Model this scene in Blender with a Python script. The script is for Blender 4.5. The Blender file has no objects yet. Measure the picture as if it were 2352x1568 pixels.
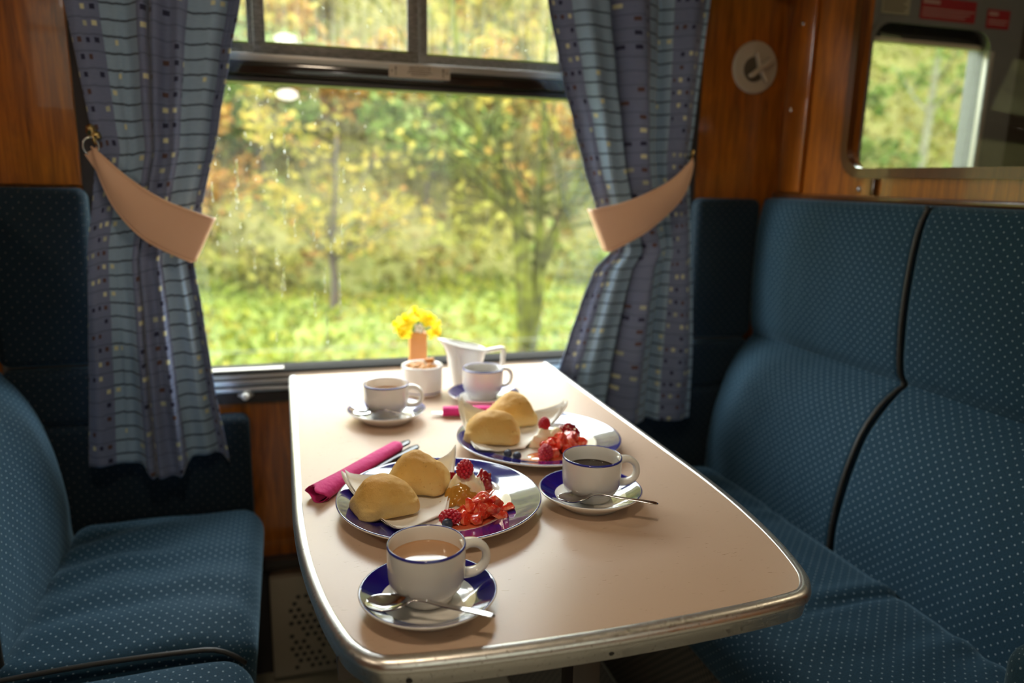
import bpy, bmesh, math, random
from mathutils import Vector, Matrix, noise, Euler

# ------------------------------------------------------------------ camera, sky, exposure
SC = bpy.context.scene
COL = SC.collection
PI = math.pi
CAM_LOC = (-0.3023, -1.7032, 1.1720)
YAW, PITCH, ROLL, FPX = 0.2942, 0.2131, 0.0221, 1717.55
FOCUS, FSTOP = 0.92, 2.5
SKY_STRENGTH = 17.0
EXPOSURE = 0.28

cam = bpy.data.cameras.new('camera')
cam.sensor_width = 36.0
cam.lens = FPX / 2352 * 36.0
cam.clip_start = 0.02
cam.clip_end = 300
cam.dof.use_dof = True
cam.dof.focus_distance = FOCUS
cam.dof.aperture_fstop = FSTOP
cam.dof.aperture_blades = 9
camo = bpy.data.objects.new('camera', cam)
COL.objects.link(camo)
_f = Vector((math.sin(YAW) * math.cos(PITCH), math.cos(YAW) * math.cos(PITCH), -math.sin(PITCH)))
_r = Vector((math.cos(YAW), -math.sin(YAW), 0))
_u = _r.cross(_f)
_r2 = math.cos(ROLL) * _r + math.sin(ROLL) * _u
_u2 = -math.sin(ROLL) * _r + math.cos(ROLL) * _u
_m = Matrix(((_r2.x, _u2.x, -_f.x), (_r2.y, _u2.y, -_f.y), (_r2.z, _u2.z, -_f.z))).to_4x4()
_m.translation = Vector(CAM_LOC)
camo.matrix_world = _m
SC.camera = camo

SC.view_settings.view_transform = 'Standard'
SC.view_settings.look = 'None'
SC.view_settings.gamma = 1
SC.view_settings.use_curve_mapping = False
SC.view_settings.exposure = EXPOSURE
SC.cycles.max_bounces = 10
SC.cycles.diffuse_bounces = 5
SC.cycles.glossy_bounces = 5
SC.cycles.transparent_max_bounces = 12
SC.cycles.sample_clamp_indirect = 6
SC.cycles.use_denoising = True
SC.cycles.caustics_reflective = False
SC.cycles.caustics_refractive = False

w = bpy.data.worlds.new('overcast_sky')
SC.world = w
w.use_nodes = True
bg = w.node_tree.nodes['Background']
bg.inputs['Color'].default_value = (0.90, 0.96, 1.0, 1)
bg.inputs['Strength'].default_value = SKY_STRENGTH


def portal(name, loc, size, rot):
    l = bpy.data.lights.new(name, 'AREA')
    l.shape = 'RECTANGLE'
    l.size, l.size_y = size
    l.cycles.is_portal = True
    o = bpy.data.objects.new(name, l)
    COL.objects.link(o)
    o.location = loc
    o.rotation_euler = rot


# daylight portals in the window openings (they give no light of their own)
portal('daylight_portal', (0, 0.13, 1.18), (1.36, 0.92), (-PI / 2, 0, 0))
portal('daylight_portal', (1.37, 0.13, 1.3), (0.5, 0.7), (-PI / 2, 0, 0))
portal('daylight_portal', (0, -2.85, 1.18), (1.36, 0.92), (PI / 2, 0, 0))

CEIL_W = 4.5     # watts of each ceiling lamp
WALL_W = 22.0     # emission of the wall lamp's bowl
WARM = (1.0, 0.80, 0.58)

R = random.Random(7)


# ------------------------------------------------------------------ materials
class NT:
    def __init__(s, mat):
        mat.use_nodes = True
        s.t = mat.node_tree
        s.b = s.t.nodes.get('Principled BSDF')

    def n(s, kind, **kw):
        nd = s.t.nodes.new(kind)
        for k, v in kw.items():
            setattr(nd, k, v)
        return nd

    def put(s, sock, v):
        if hasattr(v, 'is_linked') or isinstance(v, bpy.types.NodeSocket):
            s.t.links.new(v, sock)
        else:
            sock.default_value = v

    def math(s, op, a, b=None, c=None, clamp=False):
        nd = s.n('ShaderNodeMath', operation=op, use_clamp=clamp)
        for i, v in enumerate((a, b, c)):
            if v is not None:
                s.put(nd.inputs[i], v)
        return nd.outputs[0]

    def vmath(s, op, a, b=None, scale=None):
        nd = s.n('ShaderNodeVectorMath', operation=op)
        s.put(nd.inputs[0], a)
        if b is not None:
            s.put(nd.inputs[1], b)
        if scale is not None:
            s.put(nd.inputs[3], scale)
        return nd

    def mix(s, fac, a, b, blend='MIX'):
        nd = s.n('ShaderNodeMix', data_type='RGBA', blend_type=blend)
        s.put(nd.inputs[0], fac)
        s.put(nd.inputs[6], a if not isinstance(a, tuple) else (*a[:3], 1))
        s.put(nd.inputs[7], b if not isinstance(b, tuple) else (*b[:3], 1))
        return nd.outputs[2]

    def ramp(s, fac, stops, interp='LINEAR'):
        nd = s.n('ShaderNodeValToRGB')
        cr = nd.color_ramp
        cr.interpolation = interp
        while len(cr.elements) < len(stops):
            cr.elements.new(0.5)
        for e, (p, c) in zip(cr.elements, stops):
            e.position = p
            e.color = (*c[:3], 1) if isinstance(c, tuple) else (c, c, c, 1)
        s.put(nd.inputs[0], fac)
        return nd.outputs[0]

    def coord(s, which='Object', scale=None):
        o = s.n('ShaderNodeTexCoord').outputs[which]
        if scale is not None:
            mp = s.n('ShaderNodeMapping')
            mp.inputs['Scale'].default_value = scale
            s.t.links.new(o, mp.inputs[0])
            o = mp.outputs[0]
        return o

    def noise(s, vec, scale, detail=3, rough=0.5, dist=0):
        nd = s.n('ShaderNodeTexNoise')
        s.put(nd.inputs['Vector'], vec)
        nd.inputs['Scale'].default_value = scale
        nd.inputs['Detail'].default_value = detail
        nd.inputs['Roughness'].default_value = rough
        nd.inputs['Distortion'].default_value = dist
        return nd.outputs['Fac']

    def bump(s, h, strength=0.3, dist=0.002):
        nd = s.n('ShaderNodeBump')
        nd.inputs['Strength'].default_value = strength
        nd.inputs['Distance'].default_value = dist
        s.put(nd.inputs['Height'], h)
        s.t.links.new(nd.outputs[0], s.b.inputs['Normal'])


def mat(name, col=(0.8, 0.8, 0.8), rough=0.5, metal=0.0, coat=0.0, spec=0.5, sheen=0.0, trans=0.0, sss=0.0, sss_r=(0.01, 0.005, 0.003), ior=1.5):
    m = bpy.data.materials.new(name)
    t = NT(m)
    b = t.b
    b.inputs['Base Color'].default_value = (*col, 1)
    b.inputs['Roughness'].default_value = rough
    b.inputs['Metallic'].default_value = metal
    b.inputs['Coat Weight'].default_value = coat
    b.inputs['Coat Roughness'].default_value = 0.05
    b.inputs['Specular IOR Level'].default_value = spec
    b.inputs['Sheen Weight'].default_value = sheen
    b.inputs['Sheen Roughness'].default_value = 0.4
    b.inputs['Transmission Weight'].default_value = trans
    b.inputs['IOR'].default_value = ior
    if sss:
        b.inputs['Subsurface Weight'].default_value = sss
        b.inputs['Subsurface Radius'].default_value = (1, 0.5, 0.3)
        b.inputs['Subsurface Scale'].default_value = sss_r[0]
    return m, t


def plain(*a, **k):
    return mat(*a, **k)[0]


MT = {}


def wood(name, dark, light, yellow, rough=0.28, axis=(9, 9, 0.9)):
    m, t = mat(name, rough=rough, coat=0.35)
    v = t.coord('Object', axis)
    g = t.noise(v, 5.0, 6, 0.62, 1.2)
    fine = t.noise(t.coord('Object', (90, 90, 3.0)), 3.0, 3, 0.6)
    big = t.noise(t.coord('Object'), 3.2, 2)
    c = t.mix(t.ramp(g, [(0.3, 0.0), (0.7, 1.0)]), dark, light)
    c = t.mix(t.ramp(big, [(0.5, 0.0), (0.72, 0.55)]), c, yellow)
    c = t.mix(t.ramp(fine, [(0.35, 0.35), (0.62, 0.0)]), c, tuple(x * 0.45 for x in dark))
    t.put(t.b.inputs['Base Color'], c)
    MT[name] = m


wood('varnished_wood', (0.155, 0.042, 0.006), (0.52, 0.150, 0.010), (0.46, 0.19, 0.014))
wood('dark_wood', (0.075, 0.02, 0.004), (0.15, 0.045, 0.008), (0.12, 0.05, 0.008))


def fabric(name, base, dot, pitch=0.0190, size=0.0016):
    m, t = mat(name, rough=0.85, sheen=0.22, spec=0.25)
    t.b.inputs['Sheen Tint'].default_value = (0.45, 0.75, 1.0, 1)
    uv = t.coord('UV')
    ds = []
    for off in (0.0, 0.5):
        s = t.vmath('SCALE', uv, scale=1.0 / pitch).outputs[0]
        s = t.vmath('ADD', s, (off, off, 0)).outputs[0]
        fr = t.vmath('FRACTION', s).outputs[0]
        d = t.vmath('SUBTRACT', fr, (0.5, 0.5, 0)).outputs[0]
        d = t.vmath('MULTIPLY', d, (1, 1, 0)).outputs[0]
        ds.append(t.vmath('LENGTH', d).outputs['Value'])
    d = t.math('MINIMUM', ds[0], ds[1])
    k = t.math('LESS_THAN', d, size / pitch)
    nz = t.noise(uv, 420, 2)
    c = t.mix(t.ramp(nz, [(0.3, 0.0), (0.7, 1.0)]), tuple(x * 0.75 for x in base), tuple(x * 1.25 for x in base))
    t.put(t.b.inputs['Base Color'], t.mix(k, c, dot))
    t.bump(nz, 0.4, 0.001)
    MT[name] = m


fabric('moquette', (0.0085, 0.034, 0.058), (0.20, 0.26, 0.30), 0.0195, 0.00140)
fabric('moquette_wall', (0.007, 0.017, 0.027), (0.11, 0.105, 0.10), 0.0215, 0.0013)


def curtain_mat():
    m, t = mat('curtain_cloth', rough=0.8, sheen=0.3, spec=0.2)
    uv = t.coord('UV')
    sp = t.n('ShaderNodeSeparateXYZ')
    t.put(sp.inputs[0], uv)
    u, v = sp.outputs[0], sp.outputs[1]
    band = t.math('LESS_THAN', t.math('FRACT', t.math('DIVIDE', t.math('SUBTRACT', u, 0.135), 0.270)), 0.45)
    cv = t.math('DIVIDE', v, 0.0290)
    cu = t.math('DIVIDE', u, 0.0330)
    wav = t.math('MULTIPLY', t.noise(t.coord('UV', (30, 12, 1)), 1.0, 3), 0.22)
    fv = t.math('FRACT', t.math('ADD', cv, wav))
    fu = t.math('FRACT', cu)
    line = t.math('LESS_THAN', fv, 0.13)
    fl = t.n('ShaderNodeCombineXYZ')
    t.put(fl.inputs[0], t.math('FLOOR', cu))
    t.put(fl.inputs[1], t.math('FLOOR', cv))
    wn = t.n('ShaderNodeTexWhiteNoise', noise_dimensions='2D')
    t.put(wn.inputs['Vector'], fl.outputs[0])
    rnd = wn.outputs['Value']
    inu = t.math('LESS_THAN', t.math('ABSOLUTE', t.math('SUBTRACT', fu, 0.5)), 0.23)
    inv = t.math('LESS_THAN', t.math('ABSOLUTE', t.math('SUBTRACT', fv, 0.40)), 0.155)
    sq = t.math('MULTIPLY', inu, inv)
    cols = t.ramp(rnd, [(0.0, (0.62, 0.64, 0.44)), (0.14, (0.42, 0.46, 0.36)), (0.24, (0.028, 0.034, 0.075)), (0.46, (0.10, 0.062, 0.060)), (0.60, (0.085, 0.10, 0.155))], 'CONSTANT')
    thr = t.mix(band, (0.60, 0.60, 0.60), (0.12, 0.12, 0.12))
    has = t.math('MULTIPLY', sq, t.math('LESS_THAN', rnd, thr))
    tone = t.noise(t.coord('UV', (40, 400, 1)), 1.0, 2)
    ca = t.mix(tone, (0.215, 0.335, 0.50), (0.33, 0.46, 0.61))
    cb = t.mix(tone, (0.135, 0.170, 0.300), (0.20, 0.245, 0.39))
    c = t.mix(band, cb, ca)
    lf = t.math('MULTIPLY', line, t.math('ADD', t.math('MULTIPLY', band, 0.55), 0.35))
    c = t.mix(lf, c, (0.030, 0.038, 0.055))
    c = t.mix(has, c, cols)
    t.put(t.b.inputs['Base Color'], c)
    h = t.math('MULTIPLY', line, -1.0)
    t.bump(h, 0.25, 0.002)
    MT['curtain_cloth'] = m


curtain_mat()
MT['tie_leather'] = plain('tie_leather', (0.72, 0.45, 0.30), 0.55, sheen=0.2)
_m, _t = mat('tie_leather_lined', (0.62, 0.37, 0.235), 0.55)
MT['tie_edge'] = plain('tie_edge', (0.74, 0.47, 0.31), 0.6)
MT['brass'] = plain('brass', (0.62, 0.47, 0.20), 0.25, 1.0)
MT['steel'] = plain('steel', (0.62, 0.61, 0.60), 0.14, 1.0)
MT['dull_steel'] = plain('dull_steel', (0.20, 0.20, 0.21), 0.32, 1.0)

MT['steel_dark_reflection'] = plain('steel_dark_reflection', (0.045, 0.045, 0.05), 0.30, 0.6)  # steel coloured dark to stand in for reflecting the dim interior

m, t = mat('alu_edging', (0.74, 0.72, 0.69), 0.34, 1.0)
nz = t.noise(t.coord('Object'), 260, 4)
t.put(t.b.inputs['Base Color'], t.mix(t.ramp(nz, [(0.62, 0.0), (0.74, 1.0)]), (0.76, 0.74, 0.71), (0.40, 0.37, 0.33)))
t.put(t.b.inputs['Roughness'], t.ramp(nz, [(0.3, 0.28), (0.8, 0.5)]))
MT['alu_edging'] = m

m, t = mat('laminate', (0.56, 0.41, 0.31), 0.3, spec=0.5)
nz = t.noise(t.coord('Object', (1, 1, 1)), 7, 4)
sm = t.noise(t.coord('Object', (14, 60, 1)), 5, 4, 0.6)
t.put(t.b.inputs['Base Color'], t.mix(nz, (0.58, 0.43, 0.325), (0.54, 0.395, 0.295)))
t.put(t.b.inputs['Roughness'], t.ramp(sm, [(0.3, 0.27), (0.75, 0.33)]))
t.bump(t.noise(t.coord('Object'), 25, 2), 0.04, 0.002)
MT['laminate'] = m

MT['china'] = plain('china', (0.83, 0.815, 0.775), 0.10, coat=0.5, sss=0.0)
MT['cobalt'] = plain('cobalt', (0.010, 0.006, 0.155), 0.08, coat=0.8)
MT['cobalt_line'] = plain('cobalt_line', (0.035, 0.04, 0.28), 0.12, coat=0.5)
MT['milky_tea'] = plain('milky_tea', (0.50, 0.29, 0.155), 0.06, coat=0.3)
MT['black_coffee'] = plain('black_coffee', (0.016, 0.006, 0.003), 0.05, coat=0.3)
MT['white_glaze'] = plain('white_glaze', (0.80, 0.79, 0.775), 0.12, coat=0.4)

m, t = mat('scone_crust', rough=0.62, spec=0.35, sss=0.0)
sx = t.n('ShaderNodeSeparateXYZ')
t.put(sx.inputs[0], t.coord('Object'))
hz = t.math('ADD', sx.outputs[2], t.math('MULTIPLY', t.math('SUBTRACT', t.noise(t.coord('Object'), 32, 4), 0.5), 0.03))
c = t.ramp(hz, [(0.0, (0.72, 0.52, 0.22)), (0.016, (0.72, 0.51, 0.20)), (0.030, (0.70, 0.43, 0.12)), (0.048, (0.65, 0.36, 0.085))])
sp = t.noise(t.coord('Object'), 210, 3)
c = t.mix(t.ramp(sp, [(0.66, 0.0), (0.74, 0.6)]), c, (0.34, 0.17, 0.04))
t.put(t.b.inputs['Base Color'], c)
t.bump(t.noise(t.coord('Object'), 120, 5, 0.65), 0.5, 0.003)
MT['scone_crust'] = m

m, t = mat('paper_white', (0.88, 0.855, 0.80), 0.85, spec=0.2)
t.bump(t.noise(t.coord('Object'), 500, 2), 0.12, 0.001)
MT['paper_white'] = m
m, t = mat('paper_pink', (0.66, 0.030, 0.215), 0.75, spec=0.25, sheen=0.2)
t.bump(t.noise(t.coord('Object'), 120, 4), 0.5, 0.003)
MT['paper_pink'] = m

m, t = mat('raspberry_skin', (0.50, 0.012, 0.035), 0.28, sss=0.25, sss_r=(0.004, 0, 0))
MT['raspberry_skin'] = m
m, t = mat('strawberry_flesh', rough=0.16, coat=0.5, sss=0.25, sss_r=(0.005, 0, 0))
nz = t.noise(t.coord('Object'), 75, 3, 0.55)
c = t.ramp(nz, [(0.32, (0.60, 0.012, 0.008)), (0.50, (0.78, 0.06, 0.022)), (0.68, (0.90, 0.30, 0.16))])
vo = t.n('ShaderNodeTexVoronoi')
vo.inputs['Scale'].default_value = 380
t.put(vo.inputs['Vector'], t.coord('Object'))
c = t.mix(t.math('LESS_THAN', vo.outputs['Distance'], 0.16), c, (0.75, 0.42, 0.18))
t.put(t.b.inputs['Base Color'], c)
t.bump(t.noise(t.coord('Object'), 240, 3), 0.35, 0.002)
MT['strawberry_flesh'] = m
MT['juice'] = plain('juice', (0.78, 0.17, 0.08), 0.05, coat=0.5, trans=0.25)
MT['jam'] = plain('jam', (0.36, 0.006, 0.014), 0.06, coat=0.6, trans=0.25)
m, t = mat('clotted_cream', (0.86, 0.74, 0.50), 0.4, sss=0.3, sss_r=(0.006, 0, 0), coat=0.2)
nz = t.noise(t.coord('Object'), 60, 3)
t.put(t.b.inputs['Base Color'], t.ramp(nz, [(0.35, (0.88, 0.80, 0.62)), (0.65, (0.84, 0.68, 0.38))]))
t.bump(nz, 0.3, 0.004)
MT['clotted_cream'] = m
MT['honey'] = plain('honey', (0.74, 0.36, 0.055), 0.10, coat=0.6, trans=0.3)
m, t = mat('blueberry_skin', (0.02, 0.028, 0.065), 0.45)
t.put(t.b.inputs['Base Color'], t.mix(t.noise(t.coord('Object'), 160, 3), (0.010, 0.012, 0.03), (0.065, 0.085, 0.15)))
MT['blueberry_skin'] = m
m, t = mat('brown_sugar', (0.56, 0.27, 0.085), 0.6)
t.bump(t.noise(t.coord('Object'), 600, 2), 0.7, 0.002)
MT['brown_sugar'] = m
MT['vase_wood'] = plain('vase_wood', (0.56, 0.24, 0.075), 0.45)
m, t = mat('petal_yellow', (0.92, 0.76, 0.03), 0.5)
tl_ = t.n('ShaderNodeBsdfTranslucent')
tl_.inputs[0].default_value = (0.92, 0.78, 0.05, 1)
ms_ = t.n('ShaderNodeMixShader')
ms_.inputs[0].default_value = 0.5
t.t.links.new(t.b.outputs[0], ms_.inputs[1])
t.t.links.new(tl_.outputs[0], ms_.inputs[2])
t.t.links.new(ms_.outputs[0], t.t.nodes['Material Output'].inputs[0])
MT['petal_yellow'] = m
MT['corona'] = plain('corona', (0.92, 0.66, 0.015), 0.5)
MT['petal_white'] = plain('petal_white', (0.85, 0.82, 0.76), 0.5)
MT['stalk'] = plain('stalk', (0.12, 0.24, 0.05), 0.5)

m, t = mat('grey_frame', (0.20, 0.185, 0.16), 0.45)
nz = t.noise(t.coord('Object', (6, 6, 20)), 14, 4, 0.6)
t.put(t.b.inputs['Base Color'], t.ramp(nz, [(0.3, (0.12, 0.105, 0.085)), (0.7, (0.27, 0.25, 0.225))]))
MT['grey_frame'] = m
MT['pale_frame'] = plain('pale_frame', (0.46, 0.43, 0.39), 0.35, 0.3)
MT['sill_metal'] = plain('sill_metal', (0.62, 0.61, 0.59), 0.3, 0.9)
MT['black_bar'] = plain('black_bar', (0.016, 0.013, 0.011), 0.14, coat=0.6)
MT['dark_bar'] = plain('dark_bar', (0.028, 0.022, 0.020), 0.35)
MT['algae'] = plain('algae', (0.30, 0.42, 0.02), 0.8)
MT['water_drop'] = plain('water_drop', (1, 1, 1), 0.02, trans=1.0, ior=1.33)
MT['wire_grey'] = plain('wire_grey', (0.10, 0.10, 0.085), 0.7)
MT['matt_black'] = plain('matt_black', (0.012, 0.011, 0.010), 0.95, spec=0.08)
MT['cream_plate'] = plain('cream_plate', (0.50, 0.43, 0.34), 0.5)
MT['ink'] = plain('ink', (0.10, 0.075, 0.05), 0.6)
MT['grey_paint'] = plain('grey_paint', (0.165, 0.165, 0.16), 0.4)
MT['rubber'] = plain('rubber', (0.018, 0.016, 0.014), 0.5)
MT['red_label'] = plain('red_label', (0.30, 0.010, 0.016), 0.45)
MT['label_text'] = plain('label_text', (0.42, 0.25, 0.23), 0.5)
MT['yellow_label'] = plain('yellow_label', (0.34, 0.31, 0.22), 0.5)
MT['dial'] = plain('dial', (0.46, 0.39, 0.29), 0.5)
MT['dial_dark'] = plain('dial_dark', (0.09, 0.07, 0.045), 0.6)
MT['ceiling_paint'] = plain('ceiling_paint', (0.62, 0.58, 0.50), 0.6)
MT['dark_metal'] = plain('dark_metal', (0.055, 0.042, 0.032), 0.4, 0.2)
MT['pipe_metal'] = plain('pipe_metal', (0.20, 0.175, 0.15), 0.35, 0.8)
MT['mat_fibre'] = None

m, t = mat('floor_lino', rough=0.55)
nz = t.noise(t.coord('Object'), 90, 4)
t.put(t.b.inputs['Base Color'], t.mix(nz, (0.20, 0.165, 0.11), (0.30, 0.255, 0.175)))
MT['floor_lino'] = m
m, t = mat('mat_fibre', rough=0.9)
ck = t.n('ShaderNodeTexChecker')
ck.inputs['Scale'].default_value = 110
ck.inputs['Color1'].default_value = (0.045, 0.035, 0.022, 1)
ck.inputs['Color2'].default_value = (0.10, 0.080, 0.052, 1)
t.put(ck.inputs['Vector'], t.coord('Object'))
t.put(t.b.inputs['Base Color'], ck.outputs['Color'])
MT['mat_fibre'] = m

m, t = mat('grille_metal', rough=0.45, metal=0.3)
gx = t.n('ShaderNodeSeparateXYZ')
t.put(gx.inputs[0], t.coord('Object'))
MT['grille_metal'] = m
t.put(t.b.inputs['Base Color'], t.mix(t.noise(t.coord('Object'), 8, 3), (0.36, 0.31, 0.24), (0.26, 0.22, 0.165)))


def glass_mat(name, tint=(0.97, 0.98, 0.96), dirt=0.06, refl=1.0):
    m = bpy.data.materials.new(name)
    t = NT(m)
    t.t.nodes.remove(t.b)
    out = t.t.nodes['Material Output']
    tr = t.n('ShaderNodeBsdfTransparent')
    tr.inputs[0].default_value = (*tint, 1)
    df = t.n('ShaderNodeBsdfTranslucent')
    df.inputs[0].default_value = (0.9, 0.92, 0.88, 1)
    gl = t.n('ShaderNodeBsdfGlossy')
    gl.inputs['Roughness'].default_value = 0.02
    fr = t.n('ShaderNodeFresnel')
    gb = t.n('ShaderNodeNewGeometry')
    t.put(fr.inputs['IOR'], t.math('SUBTRACT', 1.5, t.math('MULTIPLY', gb.outputs['Backfacing'], 1.5 - 1 / 1.5)))
    v = t.coord('Object', (26, 1, 1.5))
    n1 = t.noise(v, 3.0, 5, 0.6)
    n2 = t.noise(t.coord('Object'), 2.0, 2)
    d = t.math('MULTIPLY', t.ramp(n1, [(0.40, 0.25), (0.72, 1.0)]), t.ramp(n2, [(0.35, 0.5), (0.7, 1.0)]))
    d = t.math('MULTIPLY', d, dirt)
    m1 = t.n('ShaderNodeMixShader')
    t.put(m1.inputs[0], d)
    t.t.links.new(tr.outputs[0], m1.inputs[1])
    t.t.links.new(df.outputs[0], m1.inputs[2])
    m2 = t.n('ShaderNodeMixShader')
    t.put(m2.inputs[0], t.math('MULTIPLY', fr.outputs[0], refl))
    t.t.links.new(m1.outputs[0], m2.inputs[1])
    t.t.links.new(gl.outputs[0], m2.inputs[2])
    t.t.links.new(m2.outputs[0], out.inputs[0])
    MT[name] = m


glass_mat('pane_glass', dirt=0.009)
glass_mat('vent_glass', dirt=0.055)
glass_mat('clear_glass', (0.86, 0.88, 0.84), dirt=0.006, refl=0.3)


def emit_mat(name, col, s):
    m, t = mat(name, (0.8, 0.8, 0.8), 0.4)
    t.b.inputs['Emission Color'].default_value = (*col, 1)
    t.b.inputs['Emission Strength'].default_value = s
    MT[name] = m


emit_mat('lamp_bowl', (1.0, 0.93, 0.85), WALL_W)
emit_mat('lamp_disc', WARM, 6.0)


VEG = 0.31      # how light the vegetation is


def leaf_mat(name, stops, rough=0.6, transl=0.35, patch=None):
    m = bpy.data.materials.new(name)
    t = NT(m)
    out = t.t.nodes['Material Output']
    ge = t.n('ShaderNodeNewGeometry')
    c = t.ramp(ge.outputs['Random Per Island'], stops)
    if patch:
        p = t.noise(t.coord('Object'), patch[0], 3, 0.55)
        c2 = t.ramp(ge.outputs['Random Per Island'], patch[2])
        c = t.mix(t.ramp(p, [(patch[1] - 0.06, 0.0), (patch[1] + 0.06, 1.0)]), c, c2)
        p3 = t.noise(t.vmath('ADD', t.coord('Object'), (31.0, 17.0, 5.0)).outputs[0], patch[0] * 0.8, 3, 0.55)
        c3 = t.ramp(ge.outputs['Random Per Island'], patch[3])
        c = t.mix(t.ramp(p3, [(0.53, 0.0), (0.63, 1.0)]), c, c3)
    c = t.mix(1.0, c, (VEG, VEG, VEG), 'MULTIPLY')
    t.put(t.b.inputs['Base Color'], c)
    t.b.inputs['Roughness'].default_value = rough
    t.b.inputs['Specular IOR Level'].default_value = 0.06
    tl = t.n('ShaderNodeBsdfTranslucent')
    t.put(tl.inputs[0], c)
    ms = t.n('ShaderNodeMixShader')
    ms.inputs[0].default_value = transl
    t.t.links.new(t.b.outputs[0], ms.inputs[1])
    t.t.links.new(tl.outputs[0], ms.inputs[2])
    t.t.links.new(ms.outputs[0], out.inputs[0])
    MT[name] = m


leaf_mat('bank_leaves',
         [(0.0, (0.203, 0.192, 0.044)), (0.35, (0.364, 0.364, 0.062)), (0.7, (0.508, 0.474, 0.080)), (1.0, (0.631, 0.552, 0.155))], patch=(
             0.42, 0.55,
             [(0.0, (0.229, 0.138, 0.036)), (0.4, (0.419, 0.215, 0.056)), (0.75, (0.621, 0.417, 0.080)), (1.0, (0.673, 0.549, 0.310))],
             [(0.0, (0.155, 0.246, 0.042)), (0.5, (0.315, 0.429, 0.066)), (1.0, (0.517, 0.608, 0.200))]))
leaf_mat('yellow_leaves', [(0.0, (0.407, 0.384, 0.066)), (0.5, (0.637, 0.523, 0.091)), (0.85, (0.743, 0.550, 0.098)), (1.0, (0.779, 0.349, 0.081))])
leaf_mat('orange_leaves', [(0.0, (0.505, 0.233, 0.056)), (0.5, (0.692, 0.352, 0.077)), (1.0, (0.760, 0.579, 0.125))])
leaf_mat('green_leaves', [(0.0, (0.135, 0.225, 0.044)), (0.5, (0.274, 0.387, 0.070)), (1.0, (0.497, 0.587, 0.202))])
leaf_mat('grass_blades', [(0.0, (0.140, 0.194, 0.015)), (0.35, (0.320, 0.388, 0.030)), (0.7, (0.460, 0.485, 0.050)), (0.9, (0.600, 0.543, 0.080)), (1.0, (0.620, 0.466, 0.090))], patch=(
    0.6, 0.55, [(0.0, (0.260, 0.213, 0.035)), (0.5, (0.440, 0.388, 0.055)), (1.0, (0.600, 0.504, 0.100))],
    [(0.0, (0.220, 0.330, 0.035)), (0.5, (0.400, 0.504, 0.060)), (1.0, (0.560, 0.640, 0.120))]))

m, t = mat('moss_bark', rough=0.9, spec=0.1)
nz = t.noise(t.coord('Object'), 5, 5, 0.65)
t.put(t.b.inputs['Base Color'], t.ramp(nz, [(0.35, (0.016, 0.015, 0.005)), (0.5, (0.040, 0.042, 0.006)), (0.7, (0.085, 0.092, 0.010))]))
MT['moss_bark'] = m
m, t = mat('brown_bark', rough=0.9)
nz = t.noise(t.coord('Object'), 8, 4)
t.put(t.b.inputs['Base Color'], t.ramp(nz, [(0.35, (0.018, 0.012, 0.006)), (0.7, (0.04, 0.028, 0.014))]))
MT['brown_bark'] = m
m, t = mat('pale_bark', rough=0.9)
nz = t.noise(t.coord('Object'), 8, 4)
t.put(t.b.inputs['Base Color'], t.ramp(nz, [(0.35, (0.09, 0.08, 0.05)), (0.7, (0.15, 0.14, 0.09))]))
MT['pale_bark'] = m
m, t = mat('bank_soil', rough=0.95, spec=0.05)
co = t.coord('Object')
a = t.noise(co, 0.55, 4, 0.6)
b_ = t.noise(co, 3.5, 4, 0.65)
sy = t.n('ShaderNodeSeparateXYZ')
t.put(sy.inputs[0], co)
bank = t.ramp(t.math('ADD', t.math('MULTIPLY', a, 0.6), t.math('MULTIPLY', b_, 0.4)), [(0.36, (0.12, 0.10, 0.035)), (0.46, (0.27, 0.24, 0.07)), (0.55, (0.38, 0.33, 0.12)), (0.64, (0.30, 0.36, 0.09))])
gr = t.ramp(b_, [(0.3, (0.18, 0.24, 0.05)), (0.6, (0.34, 0.40, 0.09)), (0.8, (0.48, 0.46, 0.15))])
t.put(t.b.inputs['Base Color'], t.mix(t.ramp(t.math('ADD', t.math('MULTIPLY', sy.outputs[1], 0.05), t.math('MULTIPLY', a, 0.12)), [(0.62, 0.0), (0.72, 1.0)]), gr, bank))
soilc = t.b.inputs['Base Color'].links[0].from_socket
soilc = t.mix(1.0, soilc, (VEG, VEG, VEG), 'MULTIPLY')
t.put(t.b.inputs['Base Color'], t.mix(t.math('LESS_THAN', sy.outputs[1], -3.0), soilc, (0.10, 0.095, 0.08)))
MT['bank_soil'] = m


# ------------------------------------------------------------------ mesh helpers
def link(o, parent=None):
    COL.objects.link(o)
    if parent is not None:
        o.parent = parent
    return o


def mk(name, verts, faces, m, parent=None, smooth=True, uvs=None, mids=None, mats=None):
    me = bpy.data.meshes.new(name)
    me.from_pydata([tuple(v) for v in verts], [], faces)
    for mm in (mats or [m]):
        me.materials.append(mm if not isinstance(mm, str) else MT[mm])
    if mids:
        me.polygons.foreach_set('material_index', mids)
    if smooth:
        me.polygons.foreach_set('use_smooth', [True] * len(me.polygons))
    if uvs:
        ul = me.uv_layers.new(name='UVMap')
        for lp in me.loops:
            ul.data[lp.index].uv = uvs[lp.vertex_index]
    me.update()
    return link(bpy.data.objects.new(name, me), parent)


def fromb(name, bm, m, parent=None, smooth=False, auto=None):
    bmesh.ops.recalc_face_normals(bm, faces=bm.faces)
    me = bpy.data.meshes.new(name)
    bm.to_mesh(me)
    bm.free()
    me.materials.append(MT[m] if isinstance(m, str) else m)
    if smooth:
        me.polygons.foreach_set('use_smooth', [True] * len(me.polygons))
    if auto:
        me.set_sharp_from_angle(angle=auto)
    return link(bpy.data.objects.new(name, me), parent)


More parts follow.
